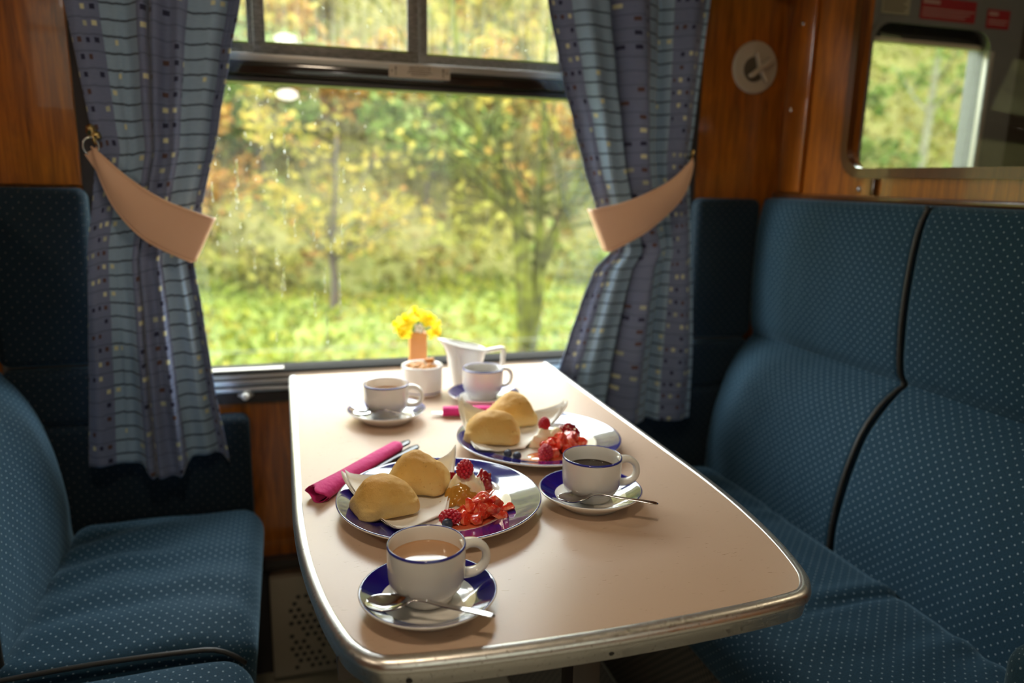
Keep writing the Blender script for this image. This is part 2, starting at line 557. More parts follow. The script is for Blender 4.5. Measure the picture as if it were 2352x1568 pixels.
def fix(o):
    bm = bmesh.new()
    bm.from_mesh(o.data)
    bmesh.ops.remove_doubles(bm, verts=bm.verts, dist=1e-6)
    bmesh.ops.recalc_face_normals(bm, faces=bm.faces)
    bm.to_mesh(o.data)
    bm.free()
    return o


def tag(o, label=None, cat=None, group=None, kind=None):
    if label:
        o['label'] = label
    if cat:
        o['category'] = cat
    if group:
        o['group'] = group
    if kind:
        o['kind'] = kind
    return o


def thing(name, label, cat, loc=(0, 0, 0), rot=(0, 0, 0), group=None):
    o = bpy.data.objects.new(name, None)
    o.empty_display_size = 0.02
    COL.objects.link(o)
    o.location = loc
    o.rotation_euler = rot
    return tag(o, label, cat, group)


def struct(o, label=None, cat=None):
    o['kind'] = 'structure'
    return tag(o, label, cat)


def copy_tree(o, parent=None):
    c = o.copy()
    COL.objects.link(c)
    if parent is not None:
        c.parent = parent
    for ch in [x for x in o.children]:
        copy_tree(ch, c)
    return c


def boxes(name, lst, m, parent=None, bevel=0.0, seg=2):
    """one mesh made of boxes (x0,x1,y0,y1,z0,z1)"""
    bm = bmesh.new()
    for (x0, x1, y0, y1, z0, z1) in lst:
        vs = [bm.verts.new((x, y, z)) for x in (x0, x1) for y in (y0, y1) for z in (z0, z1)]
        for f in ((0, 1, 3, 2), (4, 6, 7, 5), (0, 4, 5, 1), (2, 3, 7, 6), (0, 2, 6, 4), (1, 5, 7, 3)):
            bm.faces.new([vs[i] for i in f])
    if bevel:
        bmesh.ops.recalc_face_normals(bm, faces=bm.faces)
        bmesh.ops.bevel(bm, geom=list(bm.edges), offset=bevel, segments=seg, affect='EDGES', profile=0.5)
    return fromb(name, bm, m, parent, smooth=bool(bevel), auto=0.7 if bevel else None)


def wall_holes(name, x0, x1, z0, z1, y0, y1, holes, m, axis='x', parent=None):
    xs = sorted({x0, x1, *[h[0] for h in holes], *[h[1] for h in holes]})
    zs = sorted({z0, z1, *[h[2] for h in holes], *[h[3] for h in holes]})
    L = []
    for i in range(len(xs) - 1):
        for k in range(len(zs) - 1):
            cx, cz = (xs[i] + xs[i + 1]) / 2, (zs[k] + zs[k + 1]) / 2
            if any(h[0] < cx < h[1] and h[2] < cz < h[3] for h in holes):
                continue
            b = (xs[i], xs[i + 1], y0, y1, zs[k], zs[k + 1])
            L.append(b if axis == 'x' else (y0, y1, xs[i], xs[i + 1], zs[k], zs[k + 1]))
    return boxes(name, L, m, parent)


def rr(x0, x1, z0, z1, r, n=8):
    P = []
    for (cx, cz, a0) in ((x1 - r, z1 - r, 0), (x0 + r, z1 - r, 90), (x0 + r, z0 + r, 180), (x1 - r, z0 + r, 270)):
        for i in range(n + 1):
            a = math.radians(a0 + 90 * i / n)
            P.append((cx + r * math.cos(a), cz + r * math.sin(a)))
    return P


def ring_panel(name, outer, inner, y0, y1, m, parent=None, swap=False):
    """plate between two loops of equal length, extruded in y (or x when swap)"""
    n = len(outer)
    V = []
    for y in (y0, y1):
        for lp in (outer, inner):
            V += [(a, y, b) if not swap else (y, a, b) for a, b in lp]
    F = []
    for i in range(n):
        j = (i + 1) % n
        F.append((i, j, n + j, n + i))
        F.append((2 * n + i, 3 * n + i, 3 * n + j, 2 * n + j))
        F.append((i, 2 * n + i, 2 * n + j, j))
        F.append((n + i, n + j, 3 * n + j, 3 * n + i))
    o = mk(name, V, F, m, parent, smooth=False)
    return fix(o)


def outer_rect(inner, x0, x1, z0, z1):
    """outer loop on a rectangle, matched to the four quarter arcs of rr()"""
    n = len(inner) // 4
    P = []
    for q, (cx, cz) in enumerate(((x1, z1), (x0, z1), (x0, z0), (x1, z0))):
        for i in range(n):
            a, b = inner[q * n + i]
            f = i / (n - 1)
            h = n // 2
            if q == 0:
                P.append((x1, b + (z1 - b) * min(1, f * 2)) if f <= 0.5 else (x1 + (a - x1) * (f * 2 - 1), z1))
            elif q == 1:
                P.append((a + (x0 - a) * min(1, f * 2), z1) if f <= 0.5 else (x0, z1 + (b - z1) * (f * 2 - 1)))
            elif q == 2:
                P.append((x0, b + (z0 - b) * min(1, f * 2)) if f <= 0.5 else (x0 + (a - x0) * (f * 2 - 1), z0))
            else:
                P.append((a + (x1 - a) * min(1, f * 2), z0) if f <= 0.5 else (x1, z0 + (b - z0) * (f * 2 - 1)))
    return P


def lathe(name, prof, mats, parent=None, n=64, ids=None, closed=False):
    V, F, I = [], [], []
    k = len(prof)
    for (r, z) in prof:
        if r < 1e-6:
            r = 1e-5
        for i in range(n):
            a = 2 * PI * i / n
            V.append((r * math.cos(a), r * math.sin(a), z))
    for j in range(k - 1):
        for i in range(n):
            F.append((j * n + i, j * n + (i + 1) % n, (j + 1) * n + (i + 1) % n, (j + 1) * n + i))
            I.append(ids[j] if ids else 0)
    return mk(name, V, F, None, parent, True, None, I, mats)


def tube(name, pts, rad, m, parent=None, n=10, closed=False, cap=True, flat=None, append=None):
    """swept tube; rad number or list; flat=(a,b) squashes the section"""
    pts = [Vector(p) for p in pts]
    k = len(pts)
    V, F = [], []
    up = None
    for i, p in enumerate(pts):
        if closed:
            d = (pts[(i + 1) % k] - pts[i - 1]).normalized()
        else:
            d = (pts[min(i + 1, k - 1)] - pts[max(i - 1, 0)]).normalized()
        if up is None:
            up = Vector((0, 0, 1)) if abs(d.z) < 0.9 else Vector((0, 1, 0))
        s = d.cross(up).normalized()
        up = s.cross(d).normalized()
        r = rad[i] if isinstance(rad, (list, tuple)) else rad
        fa, fb = flat or (1, 1)
        for q in range(n):
            a = 2 * PI * q / n
            V.append(p + s * (r * fa * math.cos(a)) + up * (r * fb * math.sin(a)))
    for i in range(k if closed else k - 1):
        for q in range(n):
            a, b = i * n, ((i + 1) % k) * n
            F.append((a + q, a + (q + 1) % n, b + (q + 1) % n, b + q))
    if cap and not closed:
        F.append(tuple(range(n))[::-1])
        F.append(tuple(range((k - 1) * n, k * n)))
    if append is not None:
        off = len(append[0])
        append[0].extend(V)
        append[1].extend([tuple(x + off for x in f) for f in F])
        return None
    return mk(name, V, F, m, parent)


def smooth_path(P, n=6):
    """Catmull-Rom through points"""
    P = [Vector(p) for p in P]
    out = []
    for i in range(len(P) - 1):
        a, b, c, d = P[max(i - 1, 0)], P[i], P[i + 1], P[min(i + 2, len(P) - 1)]
        for j in range(n):
            t = j / n
            out.append(0.5 * ((2 * b) + (c - a) * t + (2 * a - 5 * b + 4 * c - d) * t * t + (3 * b - a - 3 * c + d) * t ** 3))
    out.append(P[-1])
    return out


def rbox_mesh(hx, hy, hz, r, seg=10, inner=6):
    """rounded box, returns verts, faces, uv (metres, by face)"""
    def samples(h):
        a = [-h + r * (1 - math.cos(i / seg * PI / 2)) * 0 - 0 + r * (i / seg) for i in range(seg)]
        mid = [-(h - r) + 2 * (h - r) * i / inner for i in range(inner + 1)]
        return a + mid + [h - r + r * (i + 1) / seg for i in range(seg)]
    H = (hx, hy, hz)
    V, F, U = [], [], []
    for ax in range(3):
        b, c = (ax + 1) % 3, (ax + 2) % 3
        sb, sc = samples(H[b]), samples(H[c])
        for s in (-1, 1):
            base = len(V)
            for x in sb:
                for y in sc:
                    p = [0, 0, 0]
                    p[ax], p[b], p[c] = s * H[ax], x, y
                    q = [max(-(H[i] - r), min(H[i] - r, p[i])) for i in range(3)]
                    d = Vector([p[i] - q[i] for i in range(3)])
                    d.normalize()
                    V.append(Vector(q) + d * r)
                    U.append((x, y) if ax != 1 else (y, x))
            m_ = len(sc)
            for i in range(len(sb) - 1):
                for j in range(m_ - 1):
                    f = (base + i * m_ + j, base + (i + 1) * m_ + j, base + (i + 1) * m_ + j + 1, base + i * m_ + j + 1)
                    F.append(f if s > 0 else f[::-1])
    return V, F, U


def rbox(name, c, h, r, m, parent=None, seg=5, inner=6, fn=None):
    V, F, U = rbox_mesh(*h, r, seg, inner)
    V = [Vector(c) + v for v in V]
    if fn:
        V = [fn(v) for v in V]
    o = mk(name, V, F, m, parent, True, U)
    bm = bmesh.new()
    bm.from_mesh(o.data)
    bmesh.ops.remove_doubles(bm, verts=bm.verts, dist=1e-5)
    bm.to_mesh(o.data)
    bm.free()
    return o


def blob(name, rad, m, parent=None, loc=(0, 0, 0), sub=4, amp=0.2, freq=1.0, seed=0, fn=None, cuts=0, floor=None):
    bm = bmesh.new()
    bmesh.ops.create_icosphere(bm, subdivisions=sub, radius=1)
    rs = random.Random(seed)
    planes = [(Vector((rs.uniform(-1, 1), rs.uniform(-1, 1), rs.uniform(-0.7, 1))).normalized(), rs.uniform(0.35, 0.7)) for _ in range(cuts)]
    off = Vector((rs.uniform(0, 50), rs.uniform(0, 50), rs.uniform(0, 50)))
    for v in bm.verts:
        p = v.co.copy()
        for nn, d in planes:
            e = p.dot(nn) - d
            if e > 0:
                p -= nn * e * 0.96
        p *= 1 + amp * noise.fractal(p * freq + off, 1.0, 2.0, 3)
        p = Vector((p.x * rad[0], p.y * rad[1], p.z * rad[2]))
        if fn:
            p = fn(p)
        if floor is not None and p.z < floor:
            p.z = floor
        v.co = p
    o = fromb(name, bm, m, parent, smooth=True)
    o.location = loc
    return o

# ------------------------------------------------------------------ the coach: shell
YF = 0.02            # inner face of the window wall
YO = -2.72           # inner face of the opposite wall
WIN = (-0.675, 0.675, 0.733, 1.63)
WINL = (-2.63, -1.28, 0.733, 1.74)  # next bay's window, left out so the unseen solid walls keep light directional
DOOR = (1.10, 1.68, 0.02, 1.98)

struct(wall_holes('wall_window_side', -3.2, 1.95, -0.02, 2.2, YF, 0.11, [WIN, DOOR], 'varnished_wood'),
       'varnished orange-brown wooden wall around the big coach window', 'wall')
struct(wall_holes('wall_aisle_side', -3.2, 1.95, -0.02, 2.2, YO - 0.09, YO, [WIN], 'varnished_wood'),
       'varnished wooden coach wall facing the big window', 'wall')
struct(boxes('floor', [(-3.2, 1.95, YO, YF, -0.06, 0.0)], 'floor_lino'), 'dull beige lino floor below the table', 'floor')
struct(boxes('ceiling', [(-3.2, 1.95, YO - 0.09, 0.11, 2.2, 2.26)], 'ceiling_paint'), 'cream painted coach ceiling', 'ceiling')
struct(boxes('wall_left', [(-3.26, -3.2, YO - 0.09, 0.11, -0.02, 2.2)], 'varnished_wood'), 'wooden end wall of the saloon', 'wall')
struct(boxes('wall_vestibule', [(1.95, 2.01, YO - 0.09, 0.11, -0.02, 2.2)], 'dark_metal'), 'dark wall closing the vestibule beyond the partition glass', 'wall')

# partition behind the right hand seat, with its rounded glazed opening
PX0, PX1 = 0.928, 0.955
IN = rr(-1.08, -0.242, 1.205, 1.78, 0.055)
OUTL = outer_rect(IN, -1.30, YF, 1.13, 2.2)
part = ring_panel('wall_right', OUTL, IN, PX0, PX1, 'varnished_wood', swap=True)
struct(part, 'varnished orange-brown wooden partition above the right seat back', 'wall')
struct(boxes('wall_right_lower', [(PX0, PX1, -1.30, YF, 0.0, 1.13)], 'varnished_wood'), 'lower half of the wooden partition behind the right seat', 'wall')
struct(boxes('wall_right_aisle', [(PX0, PX1, YO, -1.95, 0.0, 2.2)], 'varnished_wood'), 'wooden partition on the far side of the aisle', 'wall')
w2 = ring_panel('window_partition', rr(-1.095, -0.230, 1.192, 1.795, 0.065), rr(-1.07, -0.250, 1.213, 1.77, 0.05), PX0 - 0.012, PX0 + 0.004, 'dark_wood', swap=True)
struct(w2, 'dark rounded wooden surround of the partition glass', 'window frame')
g2 = boxes('window_partition_pane', [(-0.0015, 0.0015, -0.42, 0.42, -0.29, 0.29)], 'clear_glass')
g2.location = (0.9415, -0.662, 1.4925)
g2.rotation_euler = (0, math.radians(1.6), math.radians(1.2))
struct(g2, 'clear glass in the partition above the right seat', 'window glass')
# vertical cover strip and the little rail along the top of the seat
struct(boxes('trim_1', [(PX0 - 0.012, PX0, -0.096, -0.008, 1.155, 2.19)], 'varnished_wood', bevel=0.004), 'flat wooden cover strip running up the partition', 'trim')
struct(boxes('trim_2', [(PX0 - 0.020, PX0, -1.28, 0.0, 1.141, 1.153)], 'dark_wood', bevel=0.003), 'thin dark wooden rail on top of the right seat back', 'trim')
struct(boxes('trim_3', [(PX0 - 0.010, PX0, -0.345, -0.333, 1.155, 1.19)], 'dark_wood', bevel=0.002), 'short dark upright bead below the partition glass', 'trim')

# left pier: a thicker wooden panel that stops short of the curtain
struct(boxes('trim_4', [(-1.27, -0.690, 0.004, YF, 1.142, 2.19)], 'varnished_wood', bevel=0.003), 'orange-brown wooden panel left of the left curtain', 'wall panel')
struct(boxes('trim_5', [(-0.690, -0.655, 0.012, YF + 0.01, 0.75, 2.19)], 'dark_bar'), 'dark upright strip painting in the shaded window rebate behind the left curtain', 'trim')  # dark colour stands in for the shade inside the window recess
struct(boxes('trim_6', [(0.655, 0.690, 0.012, YF + 0.01, 0.75, 2.19)], 'dark_bar'), 'dark upright strip painting in the shaded window rebate behind the right curtain', 'trim')  # same painted recess shade on the right

# ------------------------------------------------------------------ the big window
win = thing('window_1', 'big coach window with sliding ventilator panes above one wide lower pane', 'window', (0, 0, 0))
win['kind'] = 'structure'
boxes('frame', [(-0.675, 0.675, YF - 0.004, 0.09, 1.400, 1.416), (-0.675, -0.655, YF - 0.002, 0.09, 0.733, 1.63), (0.655, 0.675, YF - 0.002, 0.09, 0.733, 1.63),
                (-0.675, 0.675, YF, 0.09, 1.61, 1.63)], 'pale_frame', win, bevel=0.002)['label'] = 'pale scuffed metal window frame'
boxes('rail', [(-0.675, 0.675, YF - 0.020, 0.06, 1.371, 1.400)], 'black_bar', win, bevel=0.006)['label'] = 'glossy black bar between the panes'
boxes('rail', [(-0.675, 0.675, YF - 0.008, 0.06, 1.358, 1.371)], 'dark_bar', win, bevel=0.003)['label'] = 'dark rubber strip under the black bar'


def sash(x0, x1, y, tilt=0.0, l=0.024, r_=0.024):
    z0, z1 = 1.417, 1.612
    b = boxes('ventilator_sash', [(x0, x1, y, y + 0.012, z0, z0 + 0.022), (x0, x1, y, y + 0.012, z1 - 0.02, z1),
                                  (x0, x0 + l, y, y + 0.012, z0 + 0.022, z1 - 0.02), (x1 - r_, x1, y, y + 0.012, z0 + 0.022, z1 - 0.02)], 'grey_frame', win, bevel=0.002)
    p = boxes('pane', [(x0 + 0.012, x1 - 0.012, -0.0015, 0.0015, -0.096, 0.096)], 'vent_glass', b)
    p.location = (0, y + 0.007, (z0 + z1) / 2)
    p.rotation_euler = (tilt, 0, 0)
    boxes('algae_line', [(x0 + l, x1 - r_, y + 0.003, y + 0.006, z0 + 0.022, z0 + 0.0255)], 'algae', b)
    return b


sash(-0.650, -0.340, YF + 0.026)
sash(-0.352, -0.007, YF + 0.010, tilt=math.radians(2.96))
sash(-0.008, 0.350, YF + 0.026)
sash(0.338, 0.650, YF + 0.010)
boxes('pane', [(-0.66, 0.66, YF + 0.030, YF + 0.034, 0.735, 1.372)], 'pane_glass', win)
boxes('frame', [(-0.655, 0.655, YF - 0.003, 0.09, 0.7331, 0.7385)], 'matt_black', win)
boxes('frame', [(-0.655, -0.32, YF + 0.004, YF + 0.028, 0.7386, 0.7415)], 'pale_frame', win)
sl = boxes('sill', [(-0.69, 0.69, YF - 0.004, 0.09, 0.722, 0.733)], 'pale_frame', win, bevel=0.002)
boxes('sill', [(-0.69, 0.69, YF - 0.010, 0.02, 0.708, 0.720)], 'sill_metal', win, bevel=0.002)
boxes('sill', [(-0.69, 0.69, YF - 0.016, 0.02, 0.694, 0.7045)], 'sill_metal', win, bevel=0.003)
boxes('sill', [(-0.69, 0.69, YF - 0.006, 0.02, 0.702, 0.722)], 'dark_bar', win)
boxes('sill', [(-0.69, 0.69, YF - 0.008, 0.02, 0.668, 0.694)], 'dark_bar', win)['label'] = 'dark board below the sill'
rd = random.Random(77)
VD, FD = [], []


def drop(x, z, rx, rz, y=YF + 0.0298, d=-1):
    o = len(VD)
    for k, f in enumerate((1.0, 0.72, 0.3)):
        for q in range(8):
            a = 2 * PI * q / 8
            VD.append((x + rx * f * math.cos(a), y + d * rx * 0.55 * math.sqrt(1 - f * f), z + rz * f * math.sin(a)))
    for k in range(2):
        for q in range(8):
            FD.append((o + k * 8 + q, o + k * 8 + (q + 1) % 8, o + k * 8 + 8 + (q + 1) % 8, o + k * 8 + 8 + q))
    FD.append(tuple(range(o + 16, o + 24)))
    FD.append(tuple(range(o, o + 8))[::-1])


for _ in range(70):
    x = -0.46 + 0.34 * rd.random() ** 1.5
    z = 1.355 - 0.34 * rd.random() ** 1.6
    r_ = rd.uniform(0.0010, 0.0022)
    drop(x, z, r_, r_ * rd.uniform(1.0, 2.6))
for _ in range(26):
    x = rd.uniform(-0.46, -0.16)
    z = rd.uniform(0.80, 1.30)
    drop(x, z, 0.0014, rd.uniform(0.010, 0.035))
for _ in range(30):
    drop(rd.uniform(-0.4, 0.38), 1.3565, rd.uniform(0.0012, 0.0022), rd.uniform(0.0012, 0.0022))
for _ in range(18):
    drop(rd.uniform(-0.30, 0.30), rd.uniform(1.445, 1.53), 0.0016, rd.uniform(0.0016, 0.003))
o_ = mk('raindrops', VD, FD, 'water_drop', win)
o_['kind'] = 'stuff'
o_['label'] = 'clear raindrops and runs on the glass'
# other windows, only met as reflections and daylight
for nm, (x0, x1), y in (('window_2', WIN[:2], YO - 0.05),):
    wn_ = thing(nm, 'coach window across the aisle behind the camera', 'window')
    wn_['kind'] = 'structure'
    boxes('frame', [(x0, x1, y - 0.02, y + 0.03, 1.37, 1.42), (x0, x1, y - 0.02, y + 0.03, 0.733, 0.75), (x0, x1, y - 0.02, y + 0.03, 1.61, 1.63),
                    (x0, x0 + 0.02, y - 0.02, y + 0.03, 0.75, 1.61), (x1 - 0.02, x1, y - 0.02, y + 0.03, 0.75, 1.61)], 'pale_frame', wn_)
    boxes('pane', [(x0 + 0.02, x1 - 0.02, y, y + 0.004, 0.75, 1.61)], 'clear_glass', wn_)

# ventilator plate on the black bar
vp = thing('ventilator_plate', 'small cream VENTILATOR plate screwed to the black window bar', 'sign', (-0.010, YF - 0.0205, 1.396))
boxes('plate', [(-0.067, 0.067, -0.0015, 0.0, -0.0135, 0.0135)], 'cream_plate', vp, bevel=0.0006)
for sx_ in (-0.060, 0.060):
    sc_ = lathe('screw', [(0.0, 0.001), (0.0016, 0.0009), (0.0021, 0.0)], [MT['ink']], vp, 14)
    sc_.rotation_euler = (PI / 2, 0, 0)
    sc_.location = (sx_, -0.0016, 0)


def text(name, body, size, loc, rot, m, parent, align='CENTER', ext=0.0002, sx=1.0):
    cu = bpy.data.curves.new(name, 'FONT')
    cu.body = body
    cu.size = size
    cu.align_x = align
    cu.align_y = 'CENTER'
    cu.extrude = ext
    cu.materials.append(MT[m])
    o = bpy.data.objects.new(name, cu)
    link(o, parent)
    o.location = loc
    o.rotation_euler = rot
    o.scale = (sx, 1, 1)
    me = bpy.data.meshes.new_from_object(o)
    me.name = name
    q = bpy.data.objects.new(name, me)
    link(q, parent)
    q.location, q.rotation_euler, q.scale = o.location, o.rotation_euler, o.scale
    bpy.data.objects.remove(o)
    o = q
    o.name = name
    return o


text('lettering', 'VENTILATOR', 0.0082, (0, -0.0018, 0.0075), (PI / 2, 0, 0), 'ink', vp)
for i, wd in enumerate((0.048, 0.054, 0.036)):
    L = []
    x = -wd / 2
    rr_ = random.Random(i + 3)
    while x < wd / 2:
        ww = rr_.uniform(0.003, 0.008)
        L.append((x, min(x + ww, wd / 2), -0.0018, -0.0012, 0.0010 - i * 0.0042, 0.0028 - i * 0.0042))
        x += ww + 0.0014
    boxes('small_print', L, 'ink', vp)
for s in (-1, 1):
    a = boxes('arrow', [(-0.0009, 0.0009, -0.0018, -0.0012, -0.010, 0.006)], 'dial_dark', vp)
    a.location = (s * 0.052, 0, 0)
    h = mk('arrow_head', [(-0.0028, -0.0018, 0.004), (0.0028, -0.0018, 0.004), (0, -0.0018, 0.0105), (-0.0028, -0.0012, 0.004), (0.0028, -0.0012, 0.004), (0, -0.0012, 0.0105)],
           [(0, 1, 2), (5, 4, 3), (0, 3, 4, 1), (1, 4, 5, 2), (2, 5, 3, 0)], 'ink', a, smooth=False)

# window catch on the board under the sill
kc = thing('window_catch', 'small round pale window catch under the sill left of the table', 'catch', (-0.404, YF - 0.0085, 0.687))
b = blob('backplate', (0.018, 0.004, 0.0085), 'pale_frame', kc, sub=3, amp=0)
b = lathe('knob', [(0.0, 0.022), (0.006, 0.021), (0.009, 0.016), (0.0085, 0.010), (0.005, 0.006), (0.005, 0.0)], [MT['china']], kc, 24)
b.rotation_euler = (PI / 2, 0, 0)

# ------------------------------------------------------------------ things below the window
gr = thing('heater_grille', 'beige perforated metal heater cover under the table', 'heater', (0.0, -0.08, 0.0))
GX0, GX1, GZ0, GZ1 = -0.372, 0.34, 0.02, 0.274
boxes('cover', [(GX0, GX1, 0.004, 0.095, GZ0, GZ1)], 'grille_metal', gr, bevel=0.006)
V, F = [], []
nhole = 0
for i in range(40):
    for k in range(12):
        x = GX0 + 0.045 + i * 0.0175 + (0.00875 if k % 2 else 0)
        z = GZ1 - 0.050 - k * 0.0165
        if x > GX1 - 0.03 or (i * 7 + k * 3) % 5 == 0:
            continue
        o = len(V)
        for q in range(8):
            a = 2 * PI * q / 8
            V.append((x + 0.0056 * math.cos(a), 0.0032, z + 0.0056 * math.sin(a)))
        F.append(tuple(range(o, o + 8))[::-1])
mk('perforation', V, F, 'rubber', gr, smooth=False)['kind'] = 'stuff'  # flat dark discs on the solid cover stand in for shaded holes
pp = tube('heating_pipe', [(-0.405, -0.060, 0.300), (0.405, -0.060, 0.300)], 0.013, 'pipe_metal', n=16)
tag(pp, 'dull metal heating pipe along the wall above the perforated cover', 'pipe')
struct(boxes('baseboard_window', [(-0.87, 0.87, -0.02, YF, 0.0, 0.285)], 'dark_bar'), 'dark skirting behind the heater cover', 'baseboard')

# upholstered pads on the window wall
for s, lab1, lab2 in ((-1, 'dark blue dotted upholstered wall pad above the left seat, beside the left curtain', 'dark dotted lower wall pad behind the hanging end of the left curtain'),
                      (1, 'dark blue dotted upholstered wall pad between the right curtain and right seat back', 'dark dotted lower wall pad below the right curtain')):
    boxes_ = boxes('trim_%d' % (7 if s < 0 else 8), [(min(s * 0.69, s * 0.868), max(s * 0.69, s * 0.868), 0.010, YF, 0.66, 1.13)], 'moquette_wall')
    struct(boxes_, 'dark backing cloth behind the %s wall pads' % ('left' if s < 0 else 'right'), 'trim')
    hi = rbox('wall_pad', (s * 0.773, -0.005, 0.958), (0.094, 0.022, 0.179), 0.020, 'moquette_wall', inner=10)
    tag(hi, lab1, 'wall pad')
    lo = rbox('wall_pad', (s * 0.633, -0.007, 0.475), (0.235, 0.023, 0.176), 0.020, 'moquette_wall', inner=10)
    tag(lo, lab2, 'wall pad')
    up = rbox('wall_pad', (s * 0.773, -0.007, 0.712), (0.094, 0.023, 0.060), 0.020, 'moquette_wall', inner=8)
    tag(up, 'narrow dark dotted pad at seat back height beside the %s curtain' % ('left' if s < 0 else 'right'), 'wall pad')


# ------------------------------------------------------------------ bench seats
def seat_profile():
    P = [(0.725, 0.395), (0.735, 0.445), (0.737, 0.50), (0.744, 0.56), (0.757, 0.62), (0.781, 0.69), (0.815, 0.742), (0.850, 0.773), (0.871, 0.786),
         (0.870, 0.793), (0.856, 0.815), (0.848, 0.86), (0.843, 0.93), (0.845, 1.02), (0.853, 1.085), (0.864, 1.122), (0.877, 1.136), (0.900, 1.140), (0.926, 1.140)]
    S = smooth_path([(x, 0, z) for x, z in P], 5)
    return [(p.x, p.z) for p in S]


def backrest(name, s, y0, y1, m, parent, pinch0=0.035, pinch1=0.014, soft=0.0):
    """y0 > y1 (y0 nearest the window)"""
    prof = seat_profile()
    sl_ = [0]
    for i in range(1, len(prof)):
        sl_.append(sl_[-1] + math.dist(prof[i], prof[i - 1]))
    NY = 46
    ys = []
    for j in range(NY + 1):
        t = j / NY
        ys.append(y0 + (y1 - y0) * (0.5 - 0.5 * math.cos(PI * t)) * 0.5 + (y1 - y0) * t * 0.5)
    V, U, F = [], [], []
    for j, y in enumerate(ys):
        for i, (x, z) in enumerate(prof):
            dep = 0.877 - x
            e0 = max(0, 1 - (y0 - y) / pinch0)
            e1 = max(0, 1 - (y - y1) / pinch1)
            k = 1 - (1 - math.sqrt(max(0, 1 - e0 ** 2))) * 0.9
            k2 = 1 - (1 - math.sqrt(max(0, 1 - e1 ** 2))) * min(0.9, 0.018 / max(dep, 0.02))
            es = max(0, 1 - (y0 - y) / 0.20)
            k *= 1 - (1 - math.sqrt(max(0, 1 - es ** 2))) * soft * (1 if dep > 0.03 else 0.3)
            wob = 0.0035 * noise.noise(Vector((y * 7, z * 7, s * 3.1))) + 0.0016 * noise.noise(Vector((y * 22, z * 13, 2)))
            xx = 0.877 - (dep + wob * max(0, min(1, dep / 0.03))) * (min(k, k2) if dep > 0 else 1)
            V.append((s * xx, y, z))
            U.append((y, sl_[i]))
    n = len(prof)
    for j in range(NY):
        for i in range(n - 1):
            f = (j * n + i, (j + 1) * n + i, (j + 1) * n + i + 1, j * n + i + 1)
            F.append(f if s < 0 else f[::-1])
    return mk(name, V, F, m, parent, True, U)


def cushion(name, s, y0, y1, m, parent, seed=0, crease=None):
    cx, cy = (0.752 + 0.375) / 2, (y0 + y1) / 2
    hx, hy, hz = (0.752 - 0.375) / 2, (y0 - y1) / 2, 0.075
    nin = 34 if not crease else 90

    def fn(v):
        x, y, z = v
        tx, ty = (x - cx) / hx, (y - cy) / hy
        if z > 0.38:
            top = (z - 0.38) / 0.075
            z += top * 0.010 * (1 - tx * tx) * (1 - ty ** 4)
            # radiating creases in the cover
            w_ = math.sin((y * 46) + 6 * (x - 0.40) * (y - cy + 0.1) * 10 + seed + 2.5 * noise.noise(Vector((x * 8, y * 8, seed))))
            amp = max(0, noise.noise(Vector((x * 4 + seed, y * 5, 1.3))) + 0.22)
            z += top * 0.0075 * amp * w_
            if crease:
                q = (y - crease + 0.5 * (0.70 - x) ** 2) / 0.011
                z -= top * 0.010 * math.exp(-q * q) * min(1, max(0, (x - 0.45) / 0.15))
                q = (y - crease - 0.022) / 0.02
                z += top * 0.005 * math.exp(-q * q) * min(1, max(0, (x - 0.45) / 0.15))
            z += top * 0.004 * noise.noise(Vector((x * 9, y * 9, seed)))
        # plan corners pulled in at the front
        e = max(0, abs(ty) - 0.80) / 0.20
        if tx < -0.4:
            x += 0.020 * e * e * (-tx - 0.4)
        if z < 0.40:
            x += (0.40 - z) * 0.10
        return Vector((s * x, y, z))
    o = rbox(name, (cx, cy, 0.38), (hx, hy, hz), 0.045, m, parent, seg=8, inner=nin, fn=fn)
    if s > 0:
        pass
    fix(o)
    return o


def bench(s, label):
    t = thing('bench_seat', label, 'bench seat', (0, 0, 0), group=None)
    backrest('backrest', s, -0.018, -0.543, 'moquette', t, soft=0.42 if s < 0 else 0.12)
    backrest('backrest', s, -0.547, -1.09, 'moquette', t, 0.014, 0.035)
    prof = [(x - 0.001, z) for x, z in seat_profile()]
    tube('piping', [(s * min(x, 0.868), -0.545, z) for x, z in prof], 0.0042, 'rubber', t, 8)
    if s < 0:
        cushion('seat_cushion', s, -0.055, -0.592, 'moquette', t, 1 + s)
        cushion('seat_cushion', s, -0.598, -1.12, 'moquette', t, 4 + s)
    else:
        cushion('seat_cushion', s, -0.055, -1.12, 'moquette', t, 2, crease=-0.735)
    if s < 0:
        tube('piping', [(s * (0.74 - 0.35 * i / 24), -0.595, 0.4545 + 0.006 * math.sin(PI * i / 24) - (0.03 * ((i - 20) / 4) ** 2 if i > 20 else 0)) for i in range(25)], 0.0040, 'rubber', t, 8)
    boxes('base', [(min(s * 0.41, s * 0.87), max(s * 0.41, s * 0.87), -1.10, -0.065, 0.0, 0.312)], 'dark_metal' if s < 0 else 'mat_fibre', t, bevel=0.006)
    return t


bench(-1, 'teal-blue dotted bench seat in the lower left corner, left of the table')
bench(1, 'teal-blue dotted bench seat with high back, right of the table')
ar = thing('armrest', 'dark blue dotted seat armrest cut by the lower right corner', 'armrest', (0.655, -1.215, 0.0))
rbox('pad', (0, 0, 0.648), (0.245, 0.048, 0.060), 0.035, 'moquette', ar, inner=8)
boxes('post', [(-0.10, 0.14, -0.03, 0.03, 0.0, 0.592)], 'dark_metal', ar, bevel=0.008)

fm = boxes('floor_mat', [(0.165, 0.405, -1.15, -0.12, 0.0, 0.008)], 'mat_fibre', bevel=0.003)
tag(fm, 'dark woven floor mat beside the right seat base', 'floor mat')

# ------------------------------------------------------------------ table
TZ = 0.73


